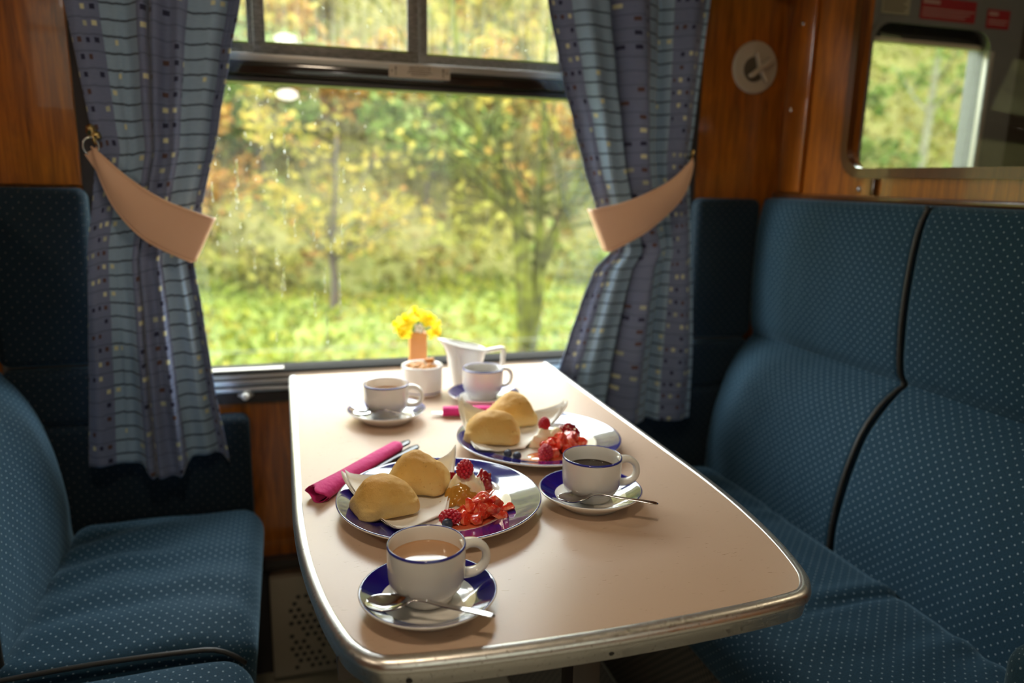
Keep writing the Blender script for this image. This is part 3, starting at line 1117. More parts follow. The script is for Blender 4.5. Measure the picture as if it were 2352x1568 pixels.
def table_outline(inset=0.0):
    H = [(0.310, -0.001), (0.310, -0.30), (0.310, -0.62), (0.3095, -0.74), (0.3055, -0.83), (0.298, -0.905), (0.287, -0.972), (0.272, -1.030), (0.259, -1.057), (0.243, -1.075),
         (0.222, -1.0835), (0.16, -1.0905), (0.08, -1.0945), (0.0, -1.096)]
    Rp = smooth_path([(x, y, 0) for x, y in H], 5)
    Lp = [Vector((-p.x, p.y, 0)) for p in Rp[::-1][1:]]
    P = Rp + Lp
    if not inset:
        return P
    out = []
    for i, p in enumerate(P):
        a, b = P[max(i - 1, 0)], P[min(i + 1, len(P) - 1)]
        d = (b - a).normalized()
        nrm = Vector((d.y, -d.x, 0))
        out.append(p + nrm * inset * (1 if True else 0))
    for i in (0, len(out) - 1):
        out[i].y = P[i].y
    return out


tb = thing('dining_table', 'beige laminate carriage table with a rounded aluminium edge', 'table', (0, 0, 0))
Pi = table_outline(0.013)
n = len(Pi)
V = [(p.x, p.y, TZ - 0.0006) for p in Pi] + [(p.x, p.y, TZ - 0.028) for p in Pi]
F = [tuple(range(n))[::-1], tuple(range(n, 2 * n))] + [(i, (i + 1) % n, n + (i + 1) % n, n + i) for i in range(n)]
fix(mk('tabletop', V, F, 'laminate', tb, smooth=False))
# edging: rounded nose, then a drop face
Po = table_outline(0.0)
sec = [(0.0140, -0.0004), (0.0128, 0.0004), (0.0105, 0.0006), (0.0065, 0.0), (0.0030, -0.0016), (0.0008, -0.0046), (0.0, -0.0085), (0.0008, -0.0125), (0.0035, -0.0150),
       (0.0050, -0.0168), (0.0060, -0.0310), (0.0090, -0.0325), (0.0140, -0.0320)]
V, F = [], []
for i, p in enumerate(Po):
    a, b = Po[max(i - 1, 0)], Po[min(i + 1, len(Po) - 1)]
    d = (b - a).normalized()
    nrm = Vector((d.y, -d.x, 0))
    for (u, z) in sec:
        V.append((p.x + nrm.x * u, p.y + nrm.y * u, TZ + z))
k = len(sec)
for i in range(len(Po) - 1):
    for j in range(k - 1):
        F.append((i * k + j, (i + 1) * k + j, (i + 1) * k + j + 1, i * k + j + 1))
for e in (0, len(Po) - 1):
    F.append(tuple(range(e * k, e * k + k)))
ed = fix(mk('edging', V, F, 'alu_edging', tb))
ed.data.set_sharp_from_angle(angle=1.1)
for x, y in ((-0.207, -1.0795), (-0.004, -1.0895), (0.193, -1.0795)):
    s_ = lathe('screw', [(0.0, 0.0012), (0.003, 0.0010), (0.0042, 0.0)], [MT['rubber']], tb, 18)
    s_.rotation_euler = (PI / 2, 0, 0)
    s_.location = (x, y, TZ - 0.0235)
boxes('bracket', [(-0.27, 0.27, -1.02, -0.985, TZ - 0.055, TZ - 0.0285)], 'dark_metal', tb)
boxes('bracket', [(-0.27, 0.27, -0.10, -0.06, TZ - 0.055, TZ - 0.0285)], 'dark_metal', tb)
boxes('leg', [(0.011, 0.049, -0.955, -0.915, 0.0, TZ - 0.0285)], 'dark_metal', tb, bevel=0.004)

# ------------------------------------------------------------------ partition fittings
dl = thing('heater_dial', 'round cream dial with a crossed knob on the wooden wall right of the window', 'dial', (0.838, YF, 1.459), (PI / 2, 0, 0))
lathe('disc', [(0.0, 0.010), (0.045, 0.0095), (0.056, 0.008), (0.060, 0.0085), (0.0625, 0.006), (0.0632, 0.0)], [MT['dial']], dl, 64)
kn = thing('knob', None, None)
kn.parent = dl
kn.location = (0.006, -0.004, 0.0095)
kn.scale = (1.35, 1.35, 1.6)
boxes('hub', [(-0.006, 0.030, -0.0055, 0.0055, 0, 0.011)], 'dial', kn, bevel=0.003).rotation_euler = (0, 0, math.radians(38))
boxes('arm', [(-0.026, 0.006, -0.0045, 0.0045, 0, 0.012)], 'dial', kn, bevel=0.003).rotation_euler = (0, 0, math.radians(36))
boxes('arm', [(-0.003, 0.028, -0.0045, 0.0045, 0, 0.010)], 'dial', kn, bevel=0.003).rotation_euler = (0, 0, math.radians(-52))
boxes('arm', [(-0.003, 0.030, -0.004, 0.004, 0, 0.010)], 'dial', kn, bevel=0.003).rotation_euler = (0, 0, math.radians(108))
lathe('recess', [(0.0, 0.0102), (0.030, 0.0097)], [MT['dial_dark']], dl, 32).location = (-0.006, -0.006, 0.0003)  # flat dark disc paints in the recess shade around the knob


def screw(name, label, loc, rot, r=0.006):
    o = lathe(name, [(0.0, r * 0.55), (r * 0.6, r * 0.42), (r, 0.0)], [MT['steel']], None, 20)
    o.location = loc
    o.rotation_euler = rot
    tag(o, label, 'screw')


screw('cover_screw', 'domed steel screw halfway up the wooden cover strip', (PX0 - 0.012, -0.034, 1.358), (0, -PI / 2, 0))
screw('cover_screw', 'domed steel screw high on the wooden cover strip', (PX0 - 0.012, -0.052, 1.556), (0, -PI / 2, 0))
screw('cover_screw', 'domed steel screw on the wood below the partition glass', (PX0, -0.290, 1.168), (0, -PI / 2, 0), 0.007)
br = boxes('rack_bracket', [(0.80, PX0, -0.10, -0.02, 1.652, 1.70)], 'rubber', bevel=0.012)
tag(br, 'black luggage rack bracket at the top edge above the cover strip', 'bracket')

# ------------------------------------------------------------------ vestibule door beyond the partition glass
dv = thing('door_1', 'grey painted vestibule door with a rounded drop window', 'door', (0, 0, 0))
dv['kind'] = 'structure'
DI = rr(1.172, 1.575, 1.02, 1.602, 0.062)
ring_panel('panel', outer_rect(DI, DOOR[0], DOOR[1], DOOR[2], DOOR[3]), DI, YF - 0.006, 0.085, 'grey_paint', dv)
ring_panel('frame', rr(1.165, 1.582, 1.013, 1.609, 0.068), rr(1.180, 1.569, 1.03, 1.594, 0.055), YF - 0.012, YF - 0.006, 'grey_paint', dv)
boxes('frame', [(1.165, 1.58, 0.040, 0.06, 1.562, 1.605)], 'rubber', dv)['label'] = 'dark strip painting in the shade of the recess above the glass'  # dark filler block, its colour stands in for the recess shade
boxes('frame', [(1.165, 1.58, 0.036, 0.06, 1.551, 1.562)], 'cream_plate', dv)
boxes('frame', [(1.570, 1.586, YF - 0.014, YF + 0.01, 1.03, 1.545)], 'pale_frame', dv, bevel=0.004)['label'] = 'bright metal strip down the window edge'
boxes('pane', [(1.17, 1.578, 0.052, 0.056, 1.018, 1.605)], 'clear_glass', dv)
struct(boxes('wall_door_pier', [(1.68, 1.95, YF - 0.004, YF + 0.004, 0.0, 2.19)], 'dark_metal'), 'dark pier right of the vestibule door', 'wall')


def notice(name, label, x0, x1, z0, z1, m, tm, rows, head=None):
    t = thing(name, label, 'notice', ((x0 + x1) / 2, YF - 0.0065, (z0 + z1) / 2))
    W, H = x1 - x0, z1 - z0
    boxes('sheet', [(-W / 2, W / 2, -0.0012, 0.0, -H / 2, H / 2)], m, t)
    L = []
    if head:
        L.append((-W / 2 + 0.006, -W / 2 + 0.006 + W * head, -0.0018, -0.0010, H / 2 - 0.016, H / 2 - 0.006))
    for i in range(rows):
        z = H / 2 - (0.026 if head else 0.008) - i * 0.0085
        L.append((-W / 2 + 0.006, W / 2 - 0.006 - 0.3 * W * ((i * 37) % 5) / 8, -0.0018, -0.0010, z - 0.0035, z))
    boxes('print', L, tm, t)


notice('door_notice', 'pale yellowed paper notice above the vestibule window', 1.196, 1.285, 1.615, 1.668, 'yellow_label', 'ink', 5)
notice('door_notice', 'wide dark red warning label above the vestibule window', 1.320, 1.505, 1.607, 1.665, 'red_label', 'label_text', 3, 0.3)
notice('door_notice', 'small dark red label right of the wide red one on the door', 1.545, 1.625, 1.604, 1.652, 'red_label', 'label_text', 2, 0.4)


# ------------------------------------------------------------------ curtains and tiebacks
def lerp_rows(rows, z):
    """rows sorted from high z to low: piecewise linear x at z"""
    if z >= rows[0][1]:
        return rows[0][0] + (rows[0][0] - rows[1][0]) / (rows[0][1] - rows[1][1]) * (z - rows[0][1])
    for a, b in zip(rows, rows[1:]):
        if a[1] >= z >= b[1]:
            t = (a[1] - z) / (a[1] - b[1])
            t = t * t * (3 - 2 * t) * 0.3 + t * 0.7
            return a[0] + (b[0] - a[0]) * t
    return rows[-1][0]


def curtain(name, label, left, right, hem, yb, folds, umap, phase, ztie, amp0=0.034):
    NU, NV = 150, 120
    ztop = 1.76
    V, U, F = [], [], []
    for j in range(NV + 1):
        f = j / NV
        for i in range(NU + 1):
            s = i / NU
            xl0, xr0 = lerp_rows(left, 0.60), lerp_rows(right, 0.60)
            zb = hem(s)
            z = ztop + (zb - ztop) * f
            xl, xr = lerp_rows(left, z), lerp_rows(right, z)
            sag = 0.0
            d = z - ztie
            squeeze = math.exp(-(d / 0.16) ** 2)
            amp = amp0 * (1 - 0.55 * squeeze)
            wv = 0.0
            for (c, wd, a) in folds:
                wv += a * math.exp(-((s - c) / wd) ** 2)
            ripple = 0.35 * math.sin(2 * PI * (s * 7.3 + phase) + 1.2 * noise.noise(Vector((s * 3, z * 2.2, phase))))
            nz = 0.5 * noise.noise(Vector((s * 6 + phase * 7, z * 3.0, 0.3)))
            y = yb - amp * (wv + ripple * 0.22 + nz * 0.7) - 0.012 * (1 - squeeze) * (0.4 if z < ztie else 0.2)
            x = xl + (xr - xl) * s + 0.006 * math.sin(2 * PI * (s * 5 + phase)) * (1 - abs(2 * s - 1))
            V.append((x, y, z))
            U.append((umap(s), -(z - ztop) + 0.10 * (s - 0.5) * (0.5 * squeeze) + 0.006 * noise.noise(Vector((s * 4, z * 3, 9)))))
    n = NU + 1
    for j in range(NV):
        for i in range(NU):
            F.append((j * n + i, j * n + i + 1, (j + 1) * n + i + 1, (j + 1) * n + i))
    o = mk(name, V, F, 'curtain_cloth', None, True, U)
    so = o.modifiers.new('cloth_thickness', 'SOLIDIFY')
    so.thickness = 0.0016
    tag(o, label, 'curtain')
    return o


def pw(pts):
    def f(s):
        for (a, va), (b, vb) in zip(pts, pts[1:]):
            if s <= b:
                return va + (vb - va) * (s - a) / (b - a)
        return pts[-1][1]
    return f


LL = [(-0.671, 1.472), (-0.658, 1.36), (-0.647, 1.256), (-0.640, 1.213), (-0.653, 1.131), (-0.672, 1.023), (-0.679, 0.913), (-0.689, 0.781), (-0.707, 0.582)]
LR = [(-0.370, 1.497), (-0.395, 1.389), (-0.421, 1.265), (-0.463, 1.096), (-0.485, 0.997), (-0.473, 0.879), (-0.462, 0.754), (-0.440, 0.562)]
curtain('curtain', 'grey-blue patterned curtain tied back on the left side of the window', LL, LR,
        pw([(0, 0.580), (0.38, 0.577), (0.43, 0.550), (0.64, 0.548), (0.74, 0.580), (0.90, 0.585), (1.0, 0.560)]), -0.068,
        [(0.07, 0.06, 0.5), (0.42, 0.05, 0.9), (0.53, 0.03, 0.8), (0.64, 0.05, 0.9), (0.95, 0.05, -0.9)],
        pw([(0, 0.020), (0.18, 0.135), (0.40, 0.255), (0.41, 0.268), (0.70, 0.405), (0.71, 0.405), (0.92, 0.525), (1.0, 0.580)]), 0.15, 1.07)
RL = [(0.258, 1.549), (0.301, 1.392), (0.333, 1.296), (0.358, 1.211), (0.392, 1.111), (0.437, 1.012), (0.394, 0.966), (0.363, 0.884), (0.336, 0.802), (0.315, 0.732), (0.290, 0.60)]
RR_ = [(0.651, 1.582), (0.645, 1.486), (0.632, 1.308), (0.624, 1.231), (0.644, 1.028), (0.658, 0.903), (0.667, 0.739), (0.671, 0.58)]
curtain('curtain', 'grey-blue patterned curtain tied back on the right side of the window', RL, RR_,
        pw([(0, 0.60), (0.45, 0.605), (0.58, 0.586), (1.0, 0.584)]), -0.068,
        [(0.04, 0.05, -0.6), (0.22, 0.08, 0.6), (0.40, 0.03, -0.9), (0.52, 0.08, 1.0), (0.70, 0.03, -0.7), (0.86, 0.08, 0.6)],
        pw([(0, 0.005), (0.13, 0.135), (0.36, 0.2565), (0.38, 0.285), (0.60, 0.405), (0.76, 0.525), (1.0, 0.70)]), 0.62, 1.06)


def strap(name, top, bot, yf, parent, m='tie_leather', wrap=None):
    """leather band between two edge curves; yf(t) gives y along the band"""
    T, B = smooth_path([(x, 0, z) for x, z in top], 8), smooth_path([(x, 0, z) for x, z in bot], 8)
    N, K = 40, 10

    def at(P, t):
        f = t * (len(P) - 1)
        i = min(int(f), len(P) - 2)
        return P[i].lerp(P[i + 1], f - i)
    V, F = [], []
    for i in range(N + 1):
        t = i / N
        a, b = at(T, t), at(B, t)
        for k in range(K + 1):
            q = k / K
            p = a.lerp(b, q)
            V.append((p.x, yf(t) - 0.008 * math.sin(PI * q) * math.sin(PI * min(1, t * 1.1)), p.z))
    for i in range(N):
        for k in range(K):
            F.append((i * (K + 1) + k, (i + 1) * (K + 1) + k, (i + 1) * (K + 1) + k + 1, i * (K + 1) + k + 1))
    if wrap:
        # the band turns round the inner edge of the curtain
        sx_, off = wrap, len(V)
        a, b = T[-1], B[-1]
        M = 8
        for j in range(1, M + 1):
            an = PI * j / M
            for k in range(K + 1):
                p = a.lerp(b, k / K)
                V.append((p.x + sx_ * 0.006 * math.sin(an), yf(1.0) + 0.028 * (1 - math.cos(an)) / 2, p.z))
        for j in range(M):
            r0 = N * (K + 1) if j == 0 else off + (j - 1) * (K + 1)
            r1 = off + j * (K + 1)
            for k in range(K):
                F.append((r0 + k, r1 + k, r1 + k + 1, r0 + k + 1))
    o = mk(name, V, F, m, parent)
    so = o.modifiers.new('thickness', 'SOLIDIFY')
    so.thickness = 0.0022
    so.offset = 0
    # stitched rim along the lower edge
    pts = [Vector(V[i * (K + 1) + K]) for i in range(N + 1)]
    tube('rim', pts, 0.0022, 'tie_edge', o, 8)
    pts = [Vector(V[i * (K + 1)]) for i in range(N + 1)]
    tube('rim', pts, 0.0019, 'tie_edge', o, 8)
    return o


tl = thing('curtain_tieback', 'tan leather tieback strap round the left curtain', 'tieback', (0, 0, 0))
strap('strap', [(-0.642, 1.214), (-0.625, 1.201), (-0.580, 1.158), (-0.523, 1.118), (-0.442, 1.084)],
      [(-0.640, 1.206), (-0.631, 1.165), (-0.606, 1.100), (-0.560, 1.042), (-0.484, 0.998)],
      lambda t: -0.100 - 0.028 * math.sin(PI * min(1, t * 0.9 + 0.1)), tl, wrap=1)
mk('tab', [(-0.658, -0.094, 1.201), (-0.634, -0.103, 1.215), (-0.634, -0.106, 1.163), (-0.658, -0.091, 1.201), (-0.634, -0.100, 1.215), (-0.634, -0.103, 1.163)],
   [(0, 2, 1), (3, 4, 5), (0, 3, 5, 2), (0, 1, 4, 3), (1, 2, 5, 4)], 'tie_leather', tl, smooth=False)
tube('ring', [(-0.646 + 0.0125 * math.cos(a), -0.094 + 0.004 * math.cos(a), 1.216 + 0.0165 * math.sin(a)) for a in [2 * PI * i / 32 for i in range(32)]], 0.0016, 'steel', tl, 8, closed=True)['label'] = 'steel ring'
hk = thing('curtain_hook', 'ornate brass hook holding the ring of the left tieback', 'hook', (-0.641, -0.085, 1.235))
blob('knob', (0.009, 0.010, 0.011), 'brass', hk, (-0.003, -0.004, 0.010), 3, 0.25, 3.0, 2)
blob('knob', (0.007, 0.009, 0.008), 'brass', hk, (0.006, -0.004, 0.001), 3, 0.25, 3.0, 5)
tube('stem', smooth_path([(-0.004, 0.105, 0.006), (-0.002, 0.05, 0.006), (0.0, 0.0, 0.004), (0.001, -0.006, -0.006), (0.003, -0.004, -0.016)], 5), 0.0035, 'brass', hk, 10)
trb = thing('curtain_tieback', 'tan leather tieback strap round the right curtain', 'tieback', (0, 0, 0))
strap('strap', [(0.611, 1.229), (0.555, 1.182), (0.491, 1.148), (0.427, 1.123), (0.370, 1.109)],
      [(0.612, 1.220), (0.592, 1.163), (0.560, 1.118), (0.492, 1.058), (0.414, 1.013)],
      lambda t: -0.100 - 0.028 * math.sin(PI * min(1, t * 0.9 + 0.1)), trb, wrap=-1)
hk2 = thing('curtain_hook', 'small brass hook at the upper end of the right tieback', 'hook', (0.618, -0.085, 1.232))
tube('stem', smooth_path([(0.006, 0.105, 0.0), (0.004, 0.05, 0.0), (0.0, -0.002, 0.0), (-0.004, -0.012, -0.006), (-0.006, -0.010, -0.016)], 5), 0.0032, 'brass', hk2, 10)
blob('knob', (0.005, 0.006, 0.008), 'brass', hk2, (0.002, -0.004, 0.010), 3, 0.2, 3.0, 4)

# ------------------------------------------------------------------ lamps
wl = thing('wall_lamp', 'small bright oval lamp on the far wall, mirrored in the window', 'lamp', (-0.266, YO + 0.062, 1.601))
blob('bowl', (0.056, 0.034, 0.029), 'lamp_bowl', wl, sub=3, amp=0)
boxes('backplate', [(-0.05, 0.05, -0.062, -0.03, -0.022, 0.022)], 'dull_steel', wl, bevel=0.006)
for x, y, lab in ((-0.35, -1.45, 'round ceiling lamp over the aisle beside the table'), (-1.75, -1.45, 'round ceiling lamp over the aisle of the next bay'), (1.45, -0.95, 'unseen round ceiling lamp added to brighten the vestibule')):
    cl_ = thing('ceiling_lamp', lab, 'lamp', (x, y, 2.2))
    lathe('rim', [(0.0, -0.012), (0.11, -0.016), (0.13, -0.022), (0.14, 0.0)], [MT['dull_steel']], cl_, 40)
    ll = bpy.data.lights.new('ceiling_lamp_light', 'AREA')
    ll.shape = 'DISK'
    ll.size = 0.20
    ll.energy = CEIL_W if x < 1 else 3.0  # the vestibule lamp is out of view, added to brighten that space
    ll.color = WARM
    lo = bpy.data.objects.new('lamp_light', ll)
    link(lo, cl_)
    lo.location = (0, 0, -0.034)
    dsc = lathe('diffuser', [(0.0, -0.026), (0.08, -0.024), (0.108, -0.017)], [MT['lamp_disc']], cl_, 40)

# ------------------------------------------------------------------ crockery
RZ = TZ     # table surface


def saucer_mesh(name):
    out = [(0.0, 0.004), (0.036, 0.004), (0.040, 0.0), (0.046, 0.0), (0.049, 0.004), (0.060, 0.010), (0.0695, 0.0170), (0.0722, 0.0196), (0.0726, 0.0208), (0.0718, 0.0216),
           (0.0702, 0.0212), (0.0685, 0.0202), (0.0600, 0.0155), (0.0500, 0.0110), (0.0440, 0.0085), (0.0380, 0.0072), (0.0285, 0.0070), (0.0270, 0.0064), (0.0, 0.0062)]
    ids = [0] * 9 + [2, 1, 1, 1] + [0] * 7
    return lathe(name, out, [MT['china'], MT['cobalt'], MT['cobalt_line']], None, 72, ids)


def cup_thing(name, label, loc, rot, drink, level, fresh=True):
    t = thing(name, label, 'cup', loc, (0, 0, rot))
    prof = [(0.0, 0.0018), (0.0235, 0.0018), (0.0255, 0.0), (0.0285, 0.0), (0.0292, 0.0030), (0.0300, 0.0062), (0.0340, 0.0100), (0.0378, 0.0150), (0.0402, 0.0220), (0.0410, 0.0300),
            (0.0414, 0.0480), (0.0416, 0.0590), (0.0414, 0.0608), (0.0404, 0.0618), (0.0394, 0.0610), (0.0389, 0.0590), (0.0387, 0.050), (0.0382, 0.030), (0.0355, 0.0180), (0.0280, 0.0105), (0.0, 0.0085)]
    ids = [0] * 11 + [1, 1, 1] + [0] * 6
    lathe('body', prof, [MT['china'], MT['cobalt_line']], t, 72, ids)
    hp = smooth_path([(0.0385, 0, 0.0520), (0.046, 0, 0.0545), (0.0560, 0, 0.0525), (0.0640, 0, 0.0450), (0.0662, 0, 0.0350), (0.0630, 0, 0.0260), (0.0550, 0, 0.0205), (0.0460, 0, 0.0195), (0.0375, 0, 0.0210)], 5)
    rad = [0.0053 + 0.0018 * abs(2 * i / (len(hp) - 1) - 1) ** 2 for i in range(len(hp))]
    tube('handle', hp, rad, 'china', t, 14, flat=(1.25, 0.85))
    rl = 0.0384 if level > 0.035 else 0.0374
    lathe('tea' if drink == 'milky_tea' else 'coffee', [(0.0, level), (rl - 0.004, level), (rl - 0.0012, level + 0.0003), (rl, level + 0.0012)], [MT[drink]], t, 64)
    return t


CUPS = [((-0.1745, -0.9975), 3, 'milky_tea', 0.0435, 'white cup of milky tea with blue rim, nearest the table front', (-0.1745, -0.9880)),
        ((0.0940, -0.7925), -6, 'black_coffee', 0.0400, 'white cup of black coffee with blue rim, right of the nearer plate', (0.0945, -0.7925)),
        ((-0.1365, -0.3600), -12, 'milky_tea', 0.0440, 'white cup of milky tea at the left, near the sugar bowl', (-0.1365, -0.3560)),
        ((0.0685, -0.2900), 14, 'black_coffee', 0.0430, 'white cup of black coffee in front of the milk jug', (0.0690, -0.2800))]
SAU = ['blue-banded saucer under the cup of tea nearest the table front', 'blue-banded saucer under the coffee cup right of the nearer plate',
       'blue-banded saucer under the tea cup at the left by the sugar bowl', 'blue-banded saucer under the coffee cup in front of the milk jug']
s0 = saucer_mesh('saucer')
for i, ((x, y), rot, drink, lev, lab, (cx_, cy_)) in enumerate(CUPS):
    so_ = s0 if i == 0 else s0.copy()
    if i:
        COL.objects.link(so_)
    so_.location = (x, y, RZ)
    tag(so_, SAU[i], 'saucer', 'blue-banded saucers')
    c = cup_thing('tea_cup' if drink == 'milky_tea' else 'coffee_cup', lab, (cx_, cy_, RZ + 0.0073), math.radians(rot), drink, lev)
    c['group'] = 'blue-rimmed cups'

PL = [(0.0, 0.004), (0.078, 0.004), (0.082, 0.0), (0.088, 0.0), (0.092, 0.005), (0.110, 0.0105), (0.134, 0.0170), (0.1378, 0.0186), (0.1388, 0.0200), (0.1384, 0.0212), (0.1372, 0.0216),
      (0.1355, 0.0214), (0.1335, 0.0206), (0.1100, 0.0150), (0.0975, 0.0122), (0.0945, 0.0112), (0.0915, 0.0095), (0.0880, 0.0078), (0.0820, 0.0068), (0.070, 0.0064), (0.0, 0.0064)]
pids = [0] * 9 + [2, 1, 1, 1, 1] + [0] * 6
pl0 = lathe('dinner_plate', PL, [MT['china'], MT['cobalt'], MT['cobalt_line']], None, 96, pids)
P1, P2 = Vector((-0.116, -0.765, RZ)), Vector((0.093, -0.566, RZ))
pl0.location = P1
tag(pl0, 'blue-rimmed white plate of scones nearer the front of the table', 'plate', 'blue-rimmed plates')
pl1 = pl0.copy()
COL.objects.link(pl1)
pl1.location = P2
tag(pl1, 'blue-rimmed white plate of scones further back, beside the coffee cup', 'plate', 'blue-rimmed plates')
WZ = RZ + 0.0066      # well of a plate


def spoon(label, a, b, L=0.135, tilt_side=0.0):
    """teaspoon from bowl tip a to handle end b"""
    a, b = Vector(a), Vector(b)
    V, F = [], []
    NT_, NS = 48, 12
    for i in range(NT_ + 1):
        t = i / NT_
        x = t * L
        if x < 0.046:
            q = x / 0.046
            w_ = 0.0145 * math.sqrt(max(0.0, 1 - (2 * (q ** 0.92) - 1) ** 2)) + 0.0021 * q
            dep = 0.0068 * math.sin(PI * min(1, q)) ** 0.8
        else:
            q = (x - 0.046) / (L - 0.046)
            w_ = 0.0021 + 0.0022 * q ** 1.5
            if q > 0.93:
                w_ *= math.sqrt(max(0.02, 1 - ((q - 0.93) / 0.07) ** 2))
            dep = 0
        w_ = max(w_, 0.0004)
        bow = 0.006 * math.exp(-((x - 0.056) / 0.022) ** 2) + (0.0035 * math.sin(PI * q) if x >= 0.046 else 0)
        for k in range(NS + 1):
            s = -1 + 2 * k / NS
            V.append((x, s * w_, bow - dep * (1 - s * s)))
    n = NS + 1
    for i in range(NT_):
        for k in range(NS):
            F.append((i * n + k, (i + 1) * n + k, (i + 1) * n + k + 1, i * n + k + 1))
    o = mk('teaspoon', V, F, 'steel')
    so = o.modifiers.new('thickness', 'SOLIDIFY')
    so.thickness = 0.0013
    d = b - a
    o.location = a
    o.rotation_euler = (tilt_side, -math.atan2(d.z, math.hypot(d.x, d.y)), math.atan2(d.y, d.x))
    return tag(o, label, 'spoon', 'teaspoons on the saucers')


spoon('steel teaspoon on the saucer nearest the table front', (-0.2400, -1.0080, 0.7540), (-0.1265, -1.0730, 0.7580))
spoon('steel teaspoon on the saucer right of the nearer plate, handle over the edge', (0.0375, -0.8120, 0.7530), (0.1550, -0.8840, 0.7600), tilt_side=0.0)
spoon('steel teaspoon on the saucer of the tea cup by the sugar bowl', (-0.1980, -0.3720, 0.7535), (-0.0980, -0.4330, 0.7570), 0.118)

# ------------------------------------------------------------------ scones
def scone(label, loc, size, rot, seed, lean=0.0):
    hx, hy, h = size

    def fn(v):
        x, y, z = v.x / hx, v.y / hy, (v.z + h / 2) / h      # -1..1, -1..1, 0..1
        rr_ = min(1.0, math.sqrt(x * x * 0.75 + y * y * 0.75))
        dome = 1 - 0.50 * max(0, rr_) ** 2.2
        zz = z * dome * h
        k = 1 - 0.10 * z + 0.05 * math.sin(PI * z)
        p = Vector((x * hx * k, y * hy * k, zz))
        o = Vector((seed * 3.1, seed * 1.7, seed))
        top = max(0, min(1, z * 1.2))
        f = 1 + 0.05 * noise.noise(p * 26 + o) + 0.02 * noise.noise(p * 80 + o)
        p = Vector((p.x * f, p.y * f, p.z * (1 + 0.12 * top * noise.noise(p * 30 + o) + 0.03 * noise.noise(p * 120 + o) * top)))
        p.x += lean * zz
        return p
    o = rbox('scone', (0, 0, 0), (hx, hy, h / 2), min(hx, hy, h / 2) * 0.62, 'scone_crust', seg=8, inner=12, fn=fn)
    o.location = loc
    o.rotation_euler = (0, 0, rot)
    return tag(o, label, 'scone', 'scones')


NZ = 0.0045   # napkin thickness below the scones
scone('golden scone at the front left of the nearer plate', (-0.1935, -0.7810, WZ + NZ), (0.0415, 0.0330, 0.051), 0.25, 1)
scone('golden scone behind the front scone on the nearer plate', (-0.1360, -0.7170, WZ + NZ), (0.0410, 0.0335, 0.052), -0.42, 2)
scone('pale golden scone at the front left of the far plate', (0.0170, -0.5470, WZ + NZ), (0.0455, 0.0360, 0.053), -0.30, 3)
scone('browner scone at the back of the far plate', (0.0730, -0.4700, WZ + NZ), (0.0420, 0.0370, 0.056), 0.2, 4)


# ------------------------------------------------------------------ napkins
def plate_top(r):
    T = [(0.0, 0.0064), (0.070, 0.0064), (0.082, 0.0068), (0.088, 0.0078), (0.0915, 0.0095), (0.0945, 0.0112), (0.0975, 0.0122), (0.11, 0.0150), (0.1335, 0.0206), (0.1388, 0.0216)]
    if r > 0.1388:
        return -1.0
    for (a, za), (b, zb) in zip(T, T[1:]):
        if r <= b:
            return RZ + za + (zb - za) * (r - a) / (b - a)
    return RZ


def napkin(label, A, B, C, D, pc, sheets=3, seed=1):
    """folded square paper napkin, corners A (left) B (right rear) C (right front) D (front)"""
    N = 26
    V, F = [], []
    A, B, C, D = map(Vector, (A, B, C, D))
    rs = random.Random(seed)
    for k in range(sheets):
        off = len(V)
        jit = [Vector((rs.uniform(-1, 1) * 0.003 * k, rs.uniform(-1, 1) * 0.003 * k, 0)) for _ in range(4)]
        a, b, c, d = A + jit[0], B + jit[1], C + jit[2], D + jit[3]
        for i in range(N + 1):
            s = i / N
            for j in range(N + 1):
                t = j / N
                p = (a * (1 - s) + b * s) * (1 - t) + (d * (1 - s) + c * s) * t
                sag = 4 * s * (1 - s) * 4 * t * (1 - t)
                lo = WZ + 0.0012
                bil = p.z
                # the middle lies on the plate, the corners stay up on the rim
                wgt = min(1.0, (4 * s * (1 - s)) ** 0.6 * 0.6 + (4 * t * (1 - t)) ** 0.6 * 0.6)
                z = lo + (bil - lo) * (1 - wgt) ** 1.0
                z += 0.0011 * k + 0.0012 * noise.noise(Vector((s * 4, t * 4, seed + k * 0.2)))
                V.append((p.x, p.y, max(z, WZ + 0.0006 + 0.0011 * k, plate_top(math.hypot(p.x - pc.x, p.y - pc.y)) + 0.0009 + 0.0011 * k)))
        n = N + 1
        for i in range(N):
            for j in range(N):
                F.append((off + i * n + j, off + (i + 1) * n + j, off + (i + 1) * n + j + 1, off + i * n + j + 1))
    o = mk('paper_napkin', V, F, 'paper_white')
    so = o.modifiers.new('thickness', 'SOLIDIFY')
    so.thickness = 0.0005
    return tag(o, label, 'napkin', 'folded white paper napkins')


napkin('folded white paper napkin under the scones on the nearer plate', (-0.243, -0.700, 0.770), (-0.073, -0.668, 0.784), (-0.112, -0.800, WZ + 0.001), (-0.190, -0.850, 0.7505), P1, seed=2)
napkin('folded white paper napkin under the scones on the far plate', (-0.022, -0.470, 0.800), (0.180, -0.470, 0.779), (0.056, -0.590, WZ + 0.001), (-0.029, -0.610, 0.754), P2, seed=5)


